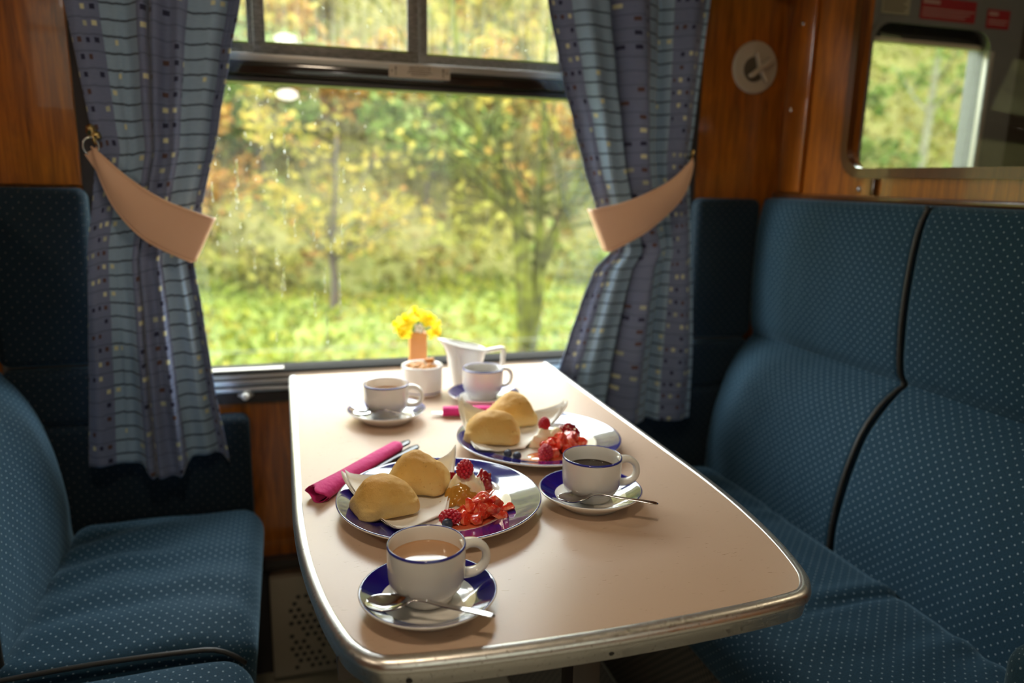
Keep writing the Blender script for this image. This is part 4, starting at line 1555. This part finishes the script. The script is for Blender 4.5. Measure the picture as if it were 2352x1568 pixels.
def table_knife(label, a, b, blade=0.10):
    """knife or fork handle seen sticking out of a roll, from end a towards b"""
    a, b = Vector(a), Vector(b)
    d = (b - a)
    L = d.length
    V, F = [], []
    NN, NS = 30, 6
    for i in range(NN + 1):
        x = L * i / NN
        q = i / NN
        w_ = 0.0098 * math.sqrt(max(0.02, 1 - (1 - min(1, q / 0.10)) ** 2)) * (1 - 0.45 * min(1, q * 2.2)) if q < 0.55 else 0.0058 + 0.003 * (q - 0.55)
        for k in range(NS + 1):
            s = -1 + 2 * k / NS
            V.append((x, s * w_, 0.0022 * (1 - s * s)))
    n = NS + 1
    for i in range(NN):
        for k in range(NS):
            F.append((i * n + k, (i + 1) * n + k, (i + 1) * n + k + 1, i * n + k + 1))
    o = mk('table_knife', V, F, 'steel_dark_reflection')
    so = o.modifiers.new('thickness', 'SOLIDIFY')
    so.thickness = 0.0018
    o.location = a
    o.rotation_euler = (0, -math.atan2(d.z, math.hypot(d.x, d.y)), math.atan2(d.y, d.x))
    return tag(o, label, 'knife')


def roll(label, a, b, r0, r1, seed=0, ragged=True, squash=0.8):
    """pink paper napkin rolled into an open tube"""
    a, b = Vector(a), Vector(b)
    d = b - a
    L = d.length
    NN, NS = 60, 64
    V, F = [], []
    turns = 1.55
    for i in range(NN + 1):
        t = i / NN
        r = r0 + (r1 - r0) * t
        for k in range(NS + 1):
            q = k / NS
            an = 2 * PI * turns * q + 0.9
            rr_ = r * (0.78 + 0.22 * q) * (1 + 0.05 * noise.noise(Vector((t * 6, math.cos(an) * 2, seed + math.sin(an) * 2))))
            x = t * L
            if ragged and t < 0.12:
                e = (0.12 - t) / 0.12
                x -= e * 0.012 * (0.5 + noise.noise(Vector((q * 7, seed, 4)))) * 1.6
                rr_ *= 1 + 0.20 * e * noise.noise(Vector((q * 5, seed + 3, 1))) + 0.12 * e
            x -= 0.006 * (q - 0.5)
            V.append((x, rr_ * math.cos(an) * 1.12, max(-0.0, r1 * squash + rr_ * math.sin(an) * squash + 0.0)))
    n = NS + 1
    for i in range(NN):
        for k in range(NS):
            F.append((i * n + k, (i + 1) * n + k, (i + 1) * n + k + 1, i * n + k + 1))
    o = mk('napkin_roll', V, F, 'paper_pink')
    so = o.modifiers.new('thickness', 'SOLIDIFY')
    so.thickness = 0.0006
    o.location = a
    o.rotation_euler = (0, -math.atan2(d.z, math.hypot(d.x, d.y)), math.atan2(d.y, d.x))
    return tag(o, label, 'napkin', 'pink napkin rolls')


roll('bright pink paper napkin rolled round cutlery, left of the nearer plate', (-0.272, -0.692, RZ + 0.0008), (-0.142, -0.535, RZ + 0.0008), 0.0150, 0.0112, 3)
table_knife('steel knife handle, dark reflection painted, sticking out of the pink roll by the nearer plate', (-0.1190, -0.513, RZ + 0.010), (-0.215, -0.628, RZ + 0.009))
o = table_knife('steel fork handle with rounded end, dark reflection painted, beside the knife in the pink roll', (-0.1060, -0.525, RZ + 0.0045), (-0.2050, -0.632, RZ + 0.0060))
o.name = 'table_fork'
o['category'] = 'fork'
roll('bright pink paper napkin rolled round a fork, behind the far plate', (-0.030, -0.3660, RZ + 0.0008), (0.128, -0.3900, RZ + 0.0008), 0.0115, 0.0115, 8, ragged=False)
fk = thing('table_fork', 'steel fork tines sticking out of the pink roll behind the far plate', 'fork', (-0.050, -0.3620, RZ + 0.010), (0, 0, -0.12))
for q in range(4):
    y = -0.0075 + 0.005 * q
    tube('tine', smooth_path([(-0.002, y, -0.003), (0.012, y, -0.005), (0.026, y, -0.004), (0.032, y * 0.8, -0.0025)], 4), [0.0008 + 0.0008 * min(1, i / 6) for i in range(13)], 'steel', fk, 8)
rbox('neck', (0.043, 0, -0.001), (0.014, 0.0090, 0.0011), 0.001, 'steel', fk, seg=2, inner=4)
boxes('handle', [(0.055, 0.16, -0.004, 0.004, -0.0015, 0.001)], 'steel', fk)


# ------------------------------------------------------------------ fruit, cream, jam
def raspberry_mesh(name, seed=0):
    bm = bmesh.new()
    rs = random.Random(seed)
    N = 62
    for i in range(N):
        t = (i + 0.5) / N
        ph = i * PI * (3 - math.sqrt(5))
        zz = 1 - 2 * t
        r = math.sqrt(1 - zz * zz)
        taper = 0.80 + 0.20 * (1 - max(0, zz))
        c = Vector((r * math.cos(ph) * 0.0088 * taper, r * math.sin(ph) * 0.0088 * taper, zz * 0.0102))
        m4 = Matrix.Translation(c) @ Matrix.Diagonal((1, 1, 1, 1))
        bmesh.ops.create_icosphere(bm, subdivisions=2, radius=0.00265 * rs.uniform(0.92, 1.08), matrix=m4)
    bmesh.ops.create_icosphere(bm, subdivisions=2, radius=0.0082, matrix=Matrix.Diagonal((1, 1, 1.1, 1)))
    return fromb(name, bm, 'raspberry_skin', None, True)


rb0 = raspberry_mesh('raspberry', 1)
RASP = [((-0.0790, -0.7560, WZ + 0.0440), (0.15, 0.1, 0), 'raspberry on top of the cream on the nearer plate', 1.12),
        ((-0.1150, -0.8300, WZ + 0.0105), (0.15, PI / 2 - 0.1, -0.15), 'raspberry lying beside the blueberry on the nearer plate', 1.0),
        ((0.1000, -0.5730, WZ + 0.0365), (0.1, -0.1, 1), 'raspberry on top of the cream on the far plate', 0.95),
        ((0.0800, -0.6400, WZ + 0.0110), (-0.3, 0.35, 0.4), 'raspberry at the front of the strawberries on the far plate', 1.12)]
for i, (l, r_, lab, sc_) in enumerate(RASP):
    o = rb0 if i == 0 else rb0.copy()
    if i:
        COL.objects.link(o)
    o.location, o.rotation_euler, o.scale = l, r_, (sc_, sc_, sc_ * (1.25 if i == 1 else 1.05))
    tag(o, lab, 'raspberry', 'raspberries')

for (x, y, sd, lab, sz) in ((-0.1215, -0.8415, 1, 'dark blueberry by the raspberry on the nearer plate', 0.0072), (0.0235, -0.6190, 2, 'rear one of two blueberries at the front of the far plate', 0.0070),
                            (0.0345, -0.6330, 3, 'front one of two blueberries at the front of the far plate', 0.0072)):
    t = thing('blueberry', lab, 'blueberry', (x, y, WZ + sz * 0.93 + 0.0006), (0.5, 0.2, sd), 'blueberries')
    blob('berry', (sz, sz, sz * 0.92), 'blueberry_skin', t, sub=3, amp=0.03, seed=sd)
    V, F = [], []
    for q in range(10):
        a = 2 * PI * q / 10
        r_ = 0.0030 if q % 2 else 0.0018
        V += [(0.0012 * math.cos(a), 0.0012 * math.sin(a), sz * 0.90), (r_ * math.cos(a), r_ * math.sin(a), sz * (0.99 if q % 2 else 0.94))]
    for q in range(10):
        F.append((2 * q, 2 * q + 1, (2 * q + 3) % 20, (2 * q + 2) % 20))
    mk('crown', V, F, 'blueberry_skin', t)

# strawberries: each chopped piece is its own object
sm = []
for k in range(7):
    o = blob('strawberry_piece', (0.0115, 0.0098, 0.0088), 'strawberry_flesh', None, sub=4, amp=0.10, freq=1.6, seed=20 + k, cuts=3 + k % 2)
    sm.append(o)


def berries(cx, cy, rx, ry, rot, lab, grp, seed, n0):
    rs = random.Random(seed)
    pts = []
    ca, sa = math.cos(rot), math.sin(rot)
    for layer, (n_, z, f) in enumerate(((n0, WZ + 0.0085, 1.0), (max(3, n0 // 2 + 1), WZ + 0.0175, 0.62), (2, WZ + 0.0245, 0.25))):
        tries = 0
        mine = []
        while len(mine) < n_ and tries < 900:
            tries += 1
            a, r_ = rs.uniform(0, 2 * PI), math.sqrt(rs.random())
            u, v = r_ * math.cos(a) * rx * f, r_ * math.sin(a) * ry * f
            if all(math.hypot(u - p[0], v - p[1]) > 0.0140 - tries * 0.00001 for p in mine):
                mine.append((u, v))
        for (u, v) in mine:
            pts.append((cx + u * ca - v * sa, cy + u * sa + v * ca, z + rs.uniform(-0.001, 0.001)))
    for p in pts:
        src = sm[len(berries.used) % len(sm)]
        first = len(berries.used) < len(sm)
        o = src if first else src.copy()
        if not first:
            COL.objects.link(o)
        berries.used.append(o)
        o.location = p
        o.rotation_euler = (rs.uniform(-0.5, 0.5), rs.uniform(-0.5, 0.5), rs.uniform(0, 6.28))
        s_ = rs.uniform(0.85, 1.12)
        o.scale = (s_ * rs.uniform(0.9, 1.25), s_, s_)
        tag(o, lab, 'strawberry', grp)


berries.used = []
berries(-0.0660, -0.8170, 0.034, 0.024, 0.30, 'glossy chopped strawberry piece in the red heap on the nearer plate', 'strawberry pieces on the nearer plate', 5, 12)
berries(0.1240, -0.6110, 0.046, 0.027, 0.30, 'glossy chopped strawberry piece in the red heap on the far plate', 'strawberry pieces on the far plate', 9, 12)


def puddle(label, c, rx, ry, rot, seed, m='juice', th=0.0009):
    N = 48
    V = [(0, 0, th)]
    F = []
    for ring, f in enumerate((0.6, 0.92, 1.0)):
        for i in range(N):
            a = 2 * PI * i / N
            k = 1 + 0.22 * noise.noise(Vector((math.cos(a) * 1.5, math.sin(a) * 1.5, seed)))
            V.append((rx * k * f * math.cos(a), ry * k * f * math.sin(a), th if ring < 2 else 0.0))
    for i in range(N):
        F.append((0, 1 + i, 1 + (i + 1) % N))
        for r_ in range(2):
            F.append((1 + r_ * N + i, 1 + (r_ + 1) * N + i, 1 + (r_ + 1) * N + (i + 1) % N, 1 + r_ * N + (i + 1) % N))
    o = mk('juice_puddle', V, F, m)
    o.location = (c[0], c[1], WZ + 0.0003)
    o.rotation_euler = (0, 0, rot)
    return tag(o, label, 'juice')


puddle('pinkish strawberry juice pooled under the berries on the nearer plate', (-0.076, -0.822), 0.044, 0.026, 0.3, 1)
puddle('peach coloured juice smear right of the cream on the nearer plate', (-0.041, -0.738), 0.010, 0.024, -0.5, 2)
puddle('strawberry juice pooled under the berries on the far plate', (0.105, -0.622), 0.052, 0.028, 0.25, 3)
puddle('thin red juice trail along the front of the far plate', (0.052, -0.640), 0.040, 0.005, -0.3, 4)

# clotted cream and jam
cr = thing('clotted_cream', 'dollop of clotted cream with honey glaze under a raspberry on the nearer plate', 'cream', (-0.0775, -0.7500, WZ + 0.0003))
cr.scale = (1.22, 1.22, 1.15)


def dol(p):
    k = 1 - 0.45 * max(0, min(1, (p.z + 0.006) / 0.034))
    return Vector((p.x * k, p.y * k, p.z))


blob('cream', (0.0215, 0.0190, 0.0310), 'clotted_cream', cr, (0, 0, 0.0), 4, 0.18, 1.4, 3, floor=0.0)
blob('honey', (0.0195, 0.0165, 0.0230), 'honey', cr, (-0.0040, -0.0085, 0.0), 4, 0.22, 1.5, 8, floor=0.0)
blob('honey', (0.0120, 0.0080, 0.0060), 'honey', cr, (-0.0240, -0.0170, 0.0), 4, 0.2, 1.5, 9, floor=0.0)
blob('cream', (0.0080, 0.0085, 0.0230), 'clotted_cream', cr, (0.0150, -0.002, 0.0), 4, 0.2, 1.5, 13, floor=0.0)
cr2 = thing('clotted_cream', 'wedge of white clotted cream under a raspberry on the far plate', 'cream', (0.0960, -0.5770, WZ + 0.0003), (0, 0, 0.1))
cr2.scale = (1.12, 1.12, 1.0)
blob('cream', (0.0300, 0.0200, 0.0300), 'clotted_cream', cr2, (-0.006, 0, 0.0), 4, 0.14, 1.3, 31, cuts=3, floor=0.0)
blob('crust', (0.0130, 0.0150, 0.0260), 'clotted_cream', cr2, (0.0200, -0.004, 0.0), 4, 0.22, 1.4, 22, floor=0.0)
for (x, y, r_, sd, lab) in ((-0.0900, -0.7120, (0.0165, 0.0140, 0.0200), 3, 'dark red glossy jam lump by the rear scone on the nearer plate'),
                            (-0.0440, -0.7240, (0.0140, 0.0140, 0.0230), 6, 'dark red glossy jam lump right of the raspberry on the nearer plate'),
                            (0.1510, -0.5520, (0.0230, 0.0160, 0.0240), 9, 'dark red glossy jam lump behind the berries on the far plate')):
    o = blob('jam', r_, 'jam', None, (x, y, WZ + 0.0003), 4, 0.28, 1.9, sd, floor=0.0)
    tag(o, lab, 'jam')

# ------------------------------------------------------------------ sugar bowl, jug, vase
sb = thing('sugar_bowl', 'small white straight-sided bowl of brown sugar lumps', 'bowl', (-0.0415, -0.2000, RZ))
lathe('body', [(0.0, 0.003), (0.034, 0.003), (0.037, 0.0), (0.0395, 0.0006), (0.0405, 0.004), (0.0410, 0.0065), (0.0414, 0.0085), (0.0428, 0.055), (0.0432, 0.0590), (0.0425, 0.0610), (0.0405, 0.0615), (0.0385, 0.0600),
               (0.0380, 0.055), (0.0375, 0.012), (0.030, 0.007), (0.0, 0.007)], [MT['white_glaze'], MT['cobalt_line']], sb, 64, [0, 0, 0, 0, 0, 1] + [0] * 9)
q = 0
for (x, y, z, s_) in ((-0.016, -0.010, 0.046, 1.0), (0.004, -0.017, 0.046, 1.05), (0.020, -0.002, 0.047, 1.0), (-0.004, 0.010, 0.046, 1.0), (0.018, 0.012, 0.058, 0.85), (-0.020, 0.012, 0.044, 0.9)):
    o = blob('sugar_lump', (0.0125 * s_, 0.0105 * s_, 0.0100 * s_), 'brown_sugar', None, (-0.0415 + x, -0.2000 + y, RZ + z + 0.009), 3, 0.16, 2.0, 40 + q, cuts=3)
    tag(o, 'rough brown sugar lump heaped in the small white bowl', 'sugar lump', 'sugar lumps in the bowl')
    q += 1
for (x, y, z) in ((-0.012, -0.008, 0.026), (0.012, -0.006, 0.026), (0.0, 0.014, 0.026)):
    pass

jg = thing('milk_jug', 'white angular milk jug with a square handle by the window', 'jug', (0.054, -0.170, RZ))
NA, NR = 64, 26


def jug_pt(a, t, inset=0.0):
    c, s = math.cos(a), math.sin(a)
    rx = 0.0275 + 0.0185 * t ** 1.1
    ry = 0.0260 + 0.0120 * t ** 1.1
    n_ = 3.2
    k = (abs(c) ** n_ + abs(s) ** n_) ** (-1 / n_)
    k = 0.35 * k + 0.65
    sp = max(0, -c) ** 3.5
    lip = max(0, (t - 0.62) / 0.38) ** 2
    x = (rx - inset) * c * k - sp * 0.0150 * lip + 0.003 * t
    y = (ry - inset) * s * k * (1 - 0.30 * max(0, -c) ** 2 * lip)
    H = 0.0930 - 0.0100 * c + 0.0060 * sp
    return (x, y, 0.0 + t * H)


V, F = [], []
for i in range(NR + 1):
    for q in range(NA):
        V.append(jug_pt(2 * PI * q / NA, i / NR))
for i in range(NR + 1):
    t = 1 - i / NR
    for q in range(NA):
        x, y, z = jug_pt(2 * PI * q / NA, max(t, 0.04), 0.0030)
        V.append((x, y, z + (0.0008 if i == 0 else 0)))
rows = 2 * NR + 2
for i in range(rows - 1):
    for q in range(NA):
        F.append((i * NA + q, i * NA + (q + 1) % NA, (i + 1) * NA + (q + 1) % NA, (i + 1) * NA + q))
F.append(tuple(range(NA))[::-1])
F.append(tuple(range((rows - 1) * NA, rows * NA)))
mk('body', V, F, 'white_glaze', jg)
tube('handle', [(0.044, 0, 0.076), (0.060, 0, 0.0785), (0.082, 0, 0.0815), (0.0875, 0, 0.0810), (0.0890, 0, 0.0765), (0.0880, 0, 0.060), (0.0870, 0, 0.034), (0.0850, 0, 0.0290), (0.078, 0, 0.0275), (0.036, 0, 0.0260)],
     0.0060, 'white_glaze', jg, 12, flat=(1.1, 0.85))
mk_ = lathe('milk', [(0.0, 0.060), (0.0300, 0.060)], [MT['china']], jg, 40)
mk_.location = (0.002, 0, 0)

vs_ = thing('bud_vase', 'orange-brown square wooden bud vase of yellow flowers against the window', 'vase', (-0.0240, -0.0400, RZ), (0, 0, -0.05))
bm = bmesh.new()
boxes('body', [(-0.0190, 0.0190, -0.0190, 0.0190, 0.0, 0.0980)], 'vase_wood', vs_, bevel=0.002)
boxes('mouth', [(-0.009, 0.009, -0.009, 0.009, 0.0981, 0.0985)], 'rubber', vs_)  # dark square laid on the solid body stands in for the shaded opening


def flower_parts(white=False):
    t = thing('daffodil', None, None)
    R6 = 5 if white else 6
    pet = 'petal_white' if white else 'petal_yellow'
    sz = 0.55 if white else 1.0
    for k in range(R6):
        a = 2 * PI * k / R6
        V, F = [], []
        NL, NW = 10, 6
        for i in range(NL + 1):
            u = i / NL
            r_ = (0.003 + 0.019 * u) * sz
            w_ = 0.0088 * math.sin(PI * min(1, u * 0.88 + 0.10)) ** 0.8 * sz
            for j in range(NW + 1):
                s = -1 + 2 * j / NW
                z = 0.004 * sz * (1 - math.cos(u * 1.6)) * (-1 if k % 2 else 0.4) + 0.002 * s * s * sz - 0.003 * u
                V.append((r_ * math.cos(a) - s * w_ * math.sin(a), r_ * math.sin(a) + s * w_ * math.cos(a), z + (0.0008 if k % 2 else 0)))
        for i in range(NL):
            for j in range(NW):
                F.append((i * (NW + 1) + j, (i + 1) * (NW + 1) + j, (i + 1) * (NW + 1) + j + 1, i * (NW + 1) + j + 1))
        mk('petal', V, F, pet, t)
    if not white:
        prof = [(0.0, 0.001), (0.0035, 0.001), (0.0048, 0.004), (0.0055, 0.009), (0.0072, 0.0135), (0.0068, 0.0135), (0.0050, 0.009), (0.0042, 0.003), (0.0, 0.002)]
        lathe('trumpet', prof, [MT['petal_yellow']], t, 24)
    return t


VB = Vector((-0.0240, -0.0400, RZ + 0.098))
FL = [((-0.068, -0.046, 0.846), (-0.9, -0.35, 0.35), 'yellow daffodil head at the left edge of the bunch'), ((-0.052, -0.066, 0.858), (-0.35, -0.75, 0.5), 'yellow daffodil head facing the table at the left of the bunch'),
      ((-0.030, -0.040, 0.872), (-0.1, -0.25, 1.0), 'yellow daffodil head topmost in the bunch'), ((-0.004, -0.060, 0.861), (0.2, -0.8, 0.5), 'yellow daffodil head facing the table right of the bunch middle'),
      ((0.014, -0.046, 0.846), (0.9, -0.35, 0.25), 'yellow daffodil head at the right edge of the bunch'), ((-0.058, -0.062, 0.834), (-0.6, -0.7, -0.35), 'yellow daffodil head drooping at the lower left of the bunch'),
      ((0.010, -0.066, 0.833), (0.55, -0.7, -0.3), 'yellow daffodil head drooping at the lower right of the bunch'), ((-0.018, -0.026, 0.862), (0.2, 0.5, 0.8), 'yellow daffodil head at the back of the bunch, nearest the glass')]
fl0 = flower_parts()
for i, (p, d, lab) in enumerate(FL):
    f_ = fl0 if i == 0 else copy_tree(fl0)
    if i:
        for ch in list(f_.children):
            pass
    f_.location = p
    f_.rotation_mode = 'QUATERNION'
    f_.rotation_quaternion = Vector(d).to_track_quat('Z', 'Y')
    tag(f_, lab, 'flower', 'yellow daffodils in the vase')
bpy.context.view_layer.update()
for i, (p, d, lab) in enumerate(FL):
    pass
wf = flower_parts(True)
wf.name = 'white_blossom'
wf.location = (-0.0250, -0.0700, 0.8420)
wf.rotation_mode = 'QUATERNION'
wf.rotation_quaternion = Vector((0.1, -0.9, 0.3)).to_track_quat('Z', 'Y')
tag(wf, 'small white blossom low in the middle of the yellow bunch', 'flower')
for f_ in [o for o in COL.objects if o.name.startswith(('daffodil', 'white_blossom')) and o.parent is None]:
    q = f_.rotation_quaternion.to_matrix().to_4x4()
    inv = (Matrix.Translation(f_.location) @ q).inverted()
    ax = q.to_3x3() @ Vector((0, 0, 1))
    pts = smooth_path([VB - Vector((0, 0, 0.03)) + (Vector(f_.location) - VB) * 0.05, VB + (Vector(f_.location) - VB) * 0.35 + Vector((0, 0, 0.004)), Vector(f_.location) - ax * 0.012, Vector(f_.location)], 5)
    tube('stalk', [inv @ p for p in pts], 0.0017, 'stalk', f_, 8)

# ------------------------------------------------------------------ outside: verge, bank, trees
def ground_z(x, y):
    z = -1.25
    if y < -7:
        e = -7 - y
        z += min(10.0, 1.3 * e * min(1, e / 1.5))  # unseen bank behind the camera, shaped to cut fill light and reflections
    if y > 6:
        z += 0.085 * (y - 6)
    yb = 11.6 + 0.5 * math.sin(x * 0.23) + 0.3 * math.sin(x * 0.71 + 1)
    if y > yb:
        e = y - yb
        z += 0.80 * e * min(1, e / 1.5)
    z += 0.18 * noise.noise(Vector((x * 0.55, y * 0.55, 0))) * min(1, max(0, (y - 3) / 4))
    z += 0.07 * noise.noise(Vector((x * 2.1, y * 2.1, 4))) * min(1, max(0, (y - 3) / 4))
    return z


xs = [-30 + 0.6 * i for i in range(126)]
ys = [-24, -20, -17, -14, -12, -11, -10, -9, -8.5, -8, -7.5, -7, -6, -2, 0.5, 2, 3] + [4 + 0.4 * i for i in range(56)] + [27 + i for i in range(10)]
V = [(x, y, ground_z(x, y)) for y in ys for x in xs]
n = len(xs)
F = [(j * n + i, j * n + i + 1, (j + 1) * n + i + 1, (j + 1) * n + i) for j in range(len(ys) - 1) for i in range(n - 1)]
gd = mk('ground', V, F, 'bank_soil')
struct(gd, 'grassy verge and overgrown railway bank outside the window', 'ground')


def leaf_cloud(name, centers, m, parent, seed, size, flat=0.6):
    """leaves as small bent quads around given points"""
    rs = random.Random(seed)
    V, F = [], []
    for c in centers:
        s = size * rs.uniform(0.6, 1.4)
        a = Vector((rs.gauss(0, 1), rs.gauss(0, 1), rs.gauss(0, flat))).normalized()
        b = a.cross(Vector((rs.gauss(0, 1), rs.gauss(0, 1), rs.gauss(0, 1)))).normalized()
        o = len(V)
        nrm = a.cross(b) * s * 0.2
        V += [c - a * s, c + b * s * 0.55 + nrm, c + a * s, c - b * s * 0.55 + nrm]
        F.append((o, o + 1, o + 2, o + 3))
    return mk(name, V, F, m, parent, smooth=False)


rs = random.Random(11)
pts = []
for _ in range(26000):
    x, y = rs.uniform(-9, 26), 11.2 + 15 * rs.random() ** 1.35
    cl = noise.noise(Vector((x * 0.5, y * 0.6, 3.3))) + 0.5 * noise.noise(Vector((x * 1.3, y * 1.3, 8)))
    h = max(0.0, 0.55 + cl * 1.3) * rs.random() ** 0.8 * 1.1
    pts.append(Vector((x, y, ground_z(x, y) + h)))
ug = leaf_cloud('undergrowth', pts, 'bank_leaves', None, 3, 0.105)
tag(ug, 'autumn undergrowth in yellow, olive and orange covering the bank', 'undergrowth', kind='stuff')
pts = []
for _ in range(15000):
    x, y = rs.uniform(-6, 16), rs.uniform(5.2, 12.2)
    cl = noise.noise(Vector((x * 0.8, y * 0.8, 1.3)))
    pts.append(Vector((x, y, ground_z(x, y) + rs.random() ** 1.5 * max(0.05, 0.16 + 0.30 * cl))))
gb = leaf_cloud('grass', pts, 'grass_blades', None, 5, 0.075, 1.6)
tag(gb, 'bright green and yellow grass on the verge outside', 'grass', kind='stuff')


def tree(name, label, base, trunk_pts, r0, bark, leaf, nleaf, seed, lsize=0.09, extra=None, spread=1.0, nbr=12, kids=4):
    t = thing(name, label, 'tree', base, group=None)
    rs = random.Random(seed)
    VF = ([], [])
    tip = []
    trunks = [trunk_pts] + (extra or [])
    tv = ([], [])
    for q, tp in enumerate(trunks):
        P = smooth_path(tp, 6)
        n_ = len(P)
        rad = [max(0.02, (r0 if q == 0 else r0 * 0.72) * (1 - 0.80 * i / (n_ - 1)) * (1 + 0.12 * noise.noise(Vector((i * 0.6, q, seed))))) for i in range(n_)]
        tube(None, P, rad, None, None, 10, append=tv)
        for b in range(nbr):
            i = rs.randint(int(n_ * 0.30), n_ - 2)
            s = P[i]
            d = Vector((rs.gauss(0, 1), rs.gauss(0, 0.7), rs.uniform(0.0, 0.9))).normalized()
            L = spread * rs.uniform(0.9, 2.0)
            bp_ = [s, s + d * L * 0.35 + Vector((0, 0, 0.05)), s + d * L * 0.7 + Vector((0, 0, 0.18 * L)), s + d * L + Vector((rs.uniform(-.2, .2), 0, 0.2 * L))]
            BP = smooth_path(bp_, 5)
            rb = rad[i] * 0.42
            tube(None, BP, [max(0.008, rb * (1 - 0.85 * k / (len(BP) - 1))) for k in range(len(BP))], None, None, 6, append=VF)
            tip += BP[5:]
            for k in range(kids):
                s2 = BP[rs.randint(4, len(BP) - 2)]
                d2 = (d + Vector((rs.gauss(0, 1), rs.gauss(0, 0.8), rs.gauss(0.2, 0.6)))).normalized()
                L2 = L * rs.uniform(0.3, 0.6)
                B2 = smooth_path([s2, s2 + d2 * L2 * 0.5 + Vector((0, 0, 0.04)), s2 + d2 * L2], 4)
                tube(None, B2, [max(0.006, rb * 0.4 * (1 - 0.8 * j / (len(B2) - 1))) for j in range(len(B2))], None, None, 5, append=VF)
                tip += B2[3:]
    mk('trunk', tv[0], tv[1], bark, t)
    mk('branches', VF[0], VF[1], bark, t)
    if nleaf:
        c = [rs.choice(tip) + Vector((rs.gauss(0, 0.13), rs.gauss(0, 0.13), rs.gauss(0, 0.11))) for _ in range(nleaf)]
        leaf_cloud('foliage', c, leaf, t, seed + 1, lsize)
    return t


def gz(x, y):
    return (x, y, ground_z(x, y) - 0.05)


b0 = gz(2.72, 7.55)
tree('mossy_tree', 'mossy forked tree standing on the verge, right half of the big window', b0,
     [(0, 0, 0), (-0.02, 0, 0.6), (-0.10, 0, 1.3), (-0.16, 0.05, 1.9), (-0.42, 0.05, 2.6), (-0.80, 0.1, 3.2), (-0.95, 0.1, 3.9), (-1.1, 0.1, 4.8)], 0.150, 'moss_bark', 'yellow_leaves', 260, 4, 0.065,
     extra=[[(0.02, 0, 0.1), (0.10, 0, 0.8), (0.13, 0.0, 1.5), (0.10, 0, 2.2), (0.18, 0.1, 3.0), (0.16, 0.1, 3.8), (0.3, 0.1, 4.8)], [(0.12, 0, 1.3), (0.45, 0.1, 1.9), (0.75, 0.1, 2.6), (1.0, 0.2, 3.6)]], spread=1.15, nbr=13, kids=5)
b1 = gz(0.36, 9.9)
tree('thin_tree', 'thin dark young tree on the verge, left half of the big window', b1,
     [(0, 0, 0), (0.02, 0, 0.5), (-0.02, 0, 1.0), (0.05, 0, 1.7), (0.1, 0.1, 2.6)], 0.075, 'brown_bark', 'yellow_leaves', 700, 9, 0.08, spread=0.8, nbr=12, kids=4)
BUSH = [((-1.6, 12.6), 'orange_leaves', 'orange autumn bush low on the bank, left edge of the big window'), ((-0.6, 13.6), 'green_leaves', 'pale green bush on the bank behind the left curtain edge'),
        ((0.6, 14.4), 'orange_leaves', 'rusty orange bush on the bank above the thin tree'), ((2.4, 13.4), 'green_leaves', 'green bush on the bank in the middle of the window'),
        ((3.9, 14.8), 'yellow_leaves', 'yellow bush on the bank behind the mossy tree'), ((5.4, 13.2), 'orange_leaves', 'orange bush on the bank right of the mossy tree'),
        ((0.2, 17.0), 'yellow_leaves', 'yellow bush high on the bank seen in the middle ventilator pane'), ((4.6, 17.6), 'yellow_leaves', 'yellow bush high on the bank seen in the right ventilator pane'),
        ((-1.4, 15.6), 'yellow_leaves', 'yellow bush high on the bank at the left of the window'), ((9.2, 12.8), 'yellow_leaves', 'yellow bush at the foot of the bank in the vestibule window'),
        ((12.2, 13.5), 'green_leaves', 'large green bush seen through the vestibule window'), ((10.4, 15.5), 'orange_leaves', 'orange bush up the bank seen through the vestibule window')]
for i, ((x, y), lf, lab) in enumerate(BUSH):
    rs2 = random.Random(50 + i)
    tree('bank_bush', lab, gz(x, y), [(0, 0, 0), (rs2.uniform(-.2, .2), 0, 0.6), (rs2.uniform(-.4, .4), 0, 1.3), (rs2.uniform(-.4, .4), 0.1, 2.1)], 0.05, 'brown_bark', lf, 1500, 60 + i, 0.105, spread=0.8, nbr=12, kids=3)['category'] = 'bush'
tree('pale_tree', 'slim pale-barked tree at the right side of the vestibule window', gz(11.6, 10.6), [(0, 0, 0), (0.1, 0, 1.5), (0.25, 0, 3.0), (0.3, 0, 4.6), (0.5, 0, 6)], 0.13, 'pale_bark', 'green_leaves', 500, 91, 0.09, spread=0.8, nbr=8, kids=3)
wr = tube('fence_wire', [(-8, 6.3, -0.60), (0, 6.25, -0.62), (8, 6.35, -0.60), (16, 6.3, -0.60)], 0.004, 'wire_grey', None, 6)
tag(wr, 'thin pale fence wire stretched along the verge outside', 'wire')
for i, (x, lab) in enumerate(((-5.2, 'weathered fence post left of the view'), (9.8, 'weathered fence post beyond the vestibule door'))):
    p_ = boxes('fence_post', [(x - 0.04, x + 0.04, 6.27, 6.35, -1.4, -0.45)], 'brown_bark')
    tag(p_, lab, 'post')
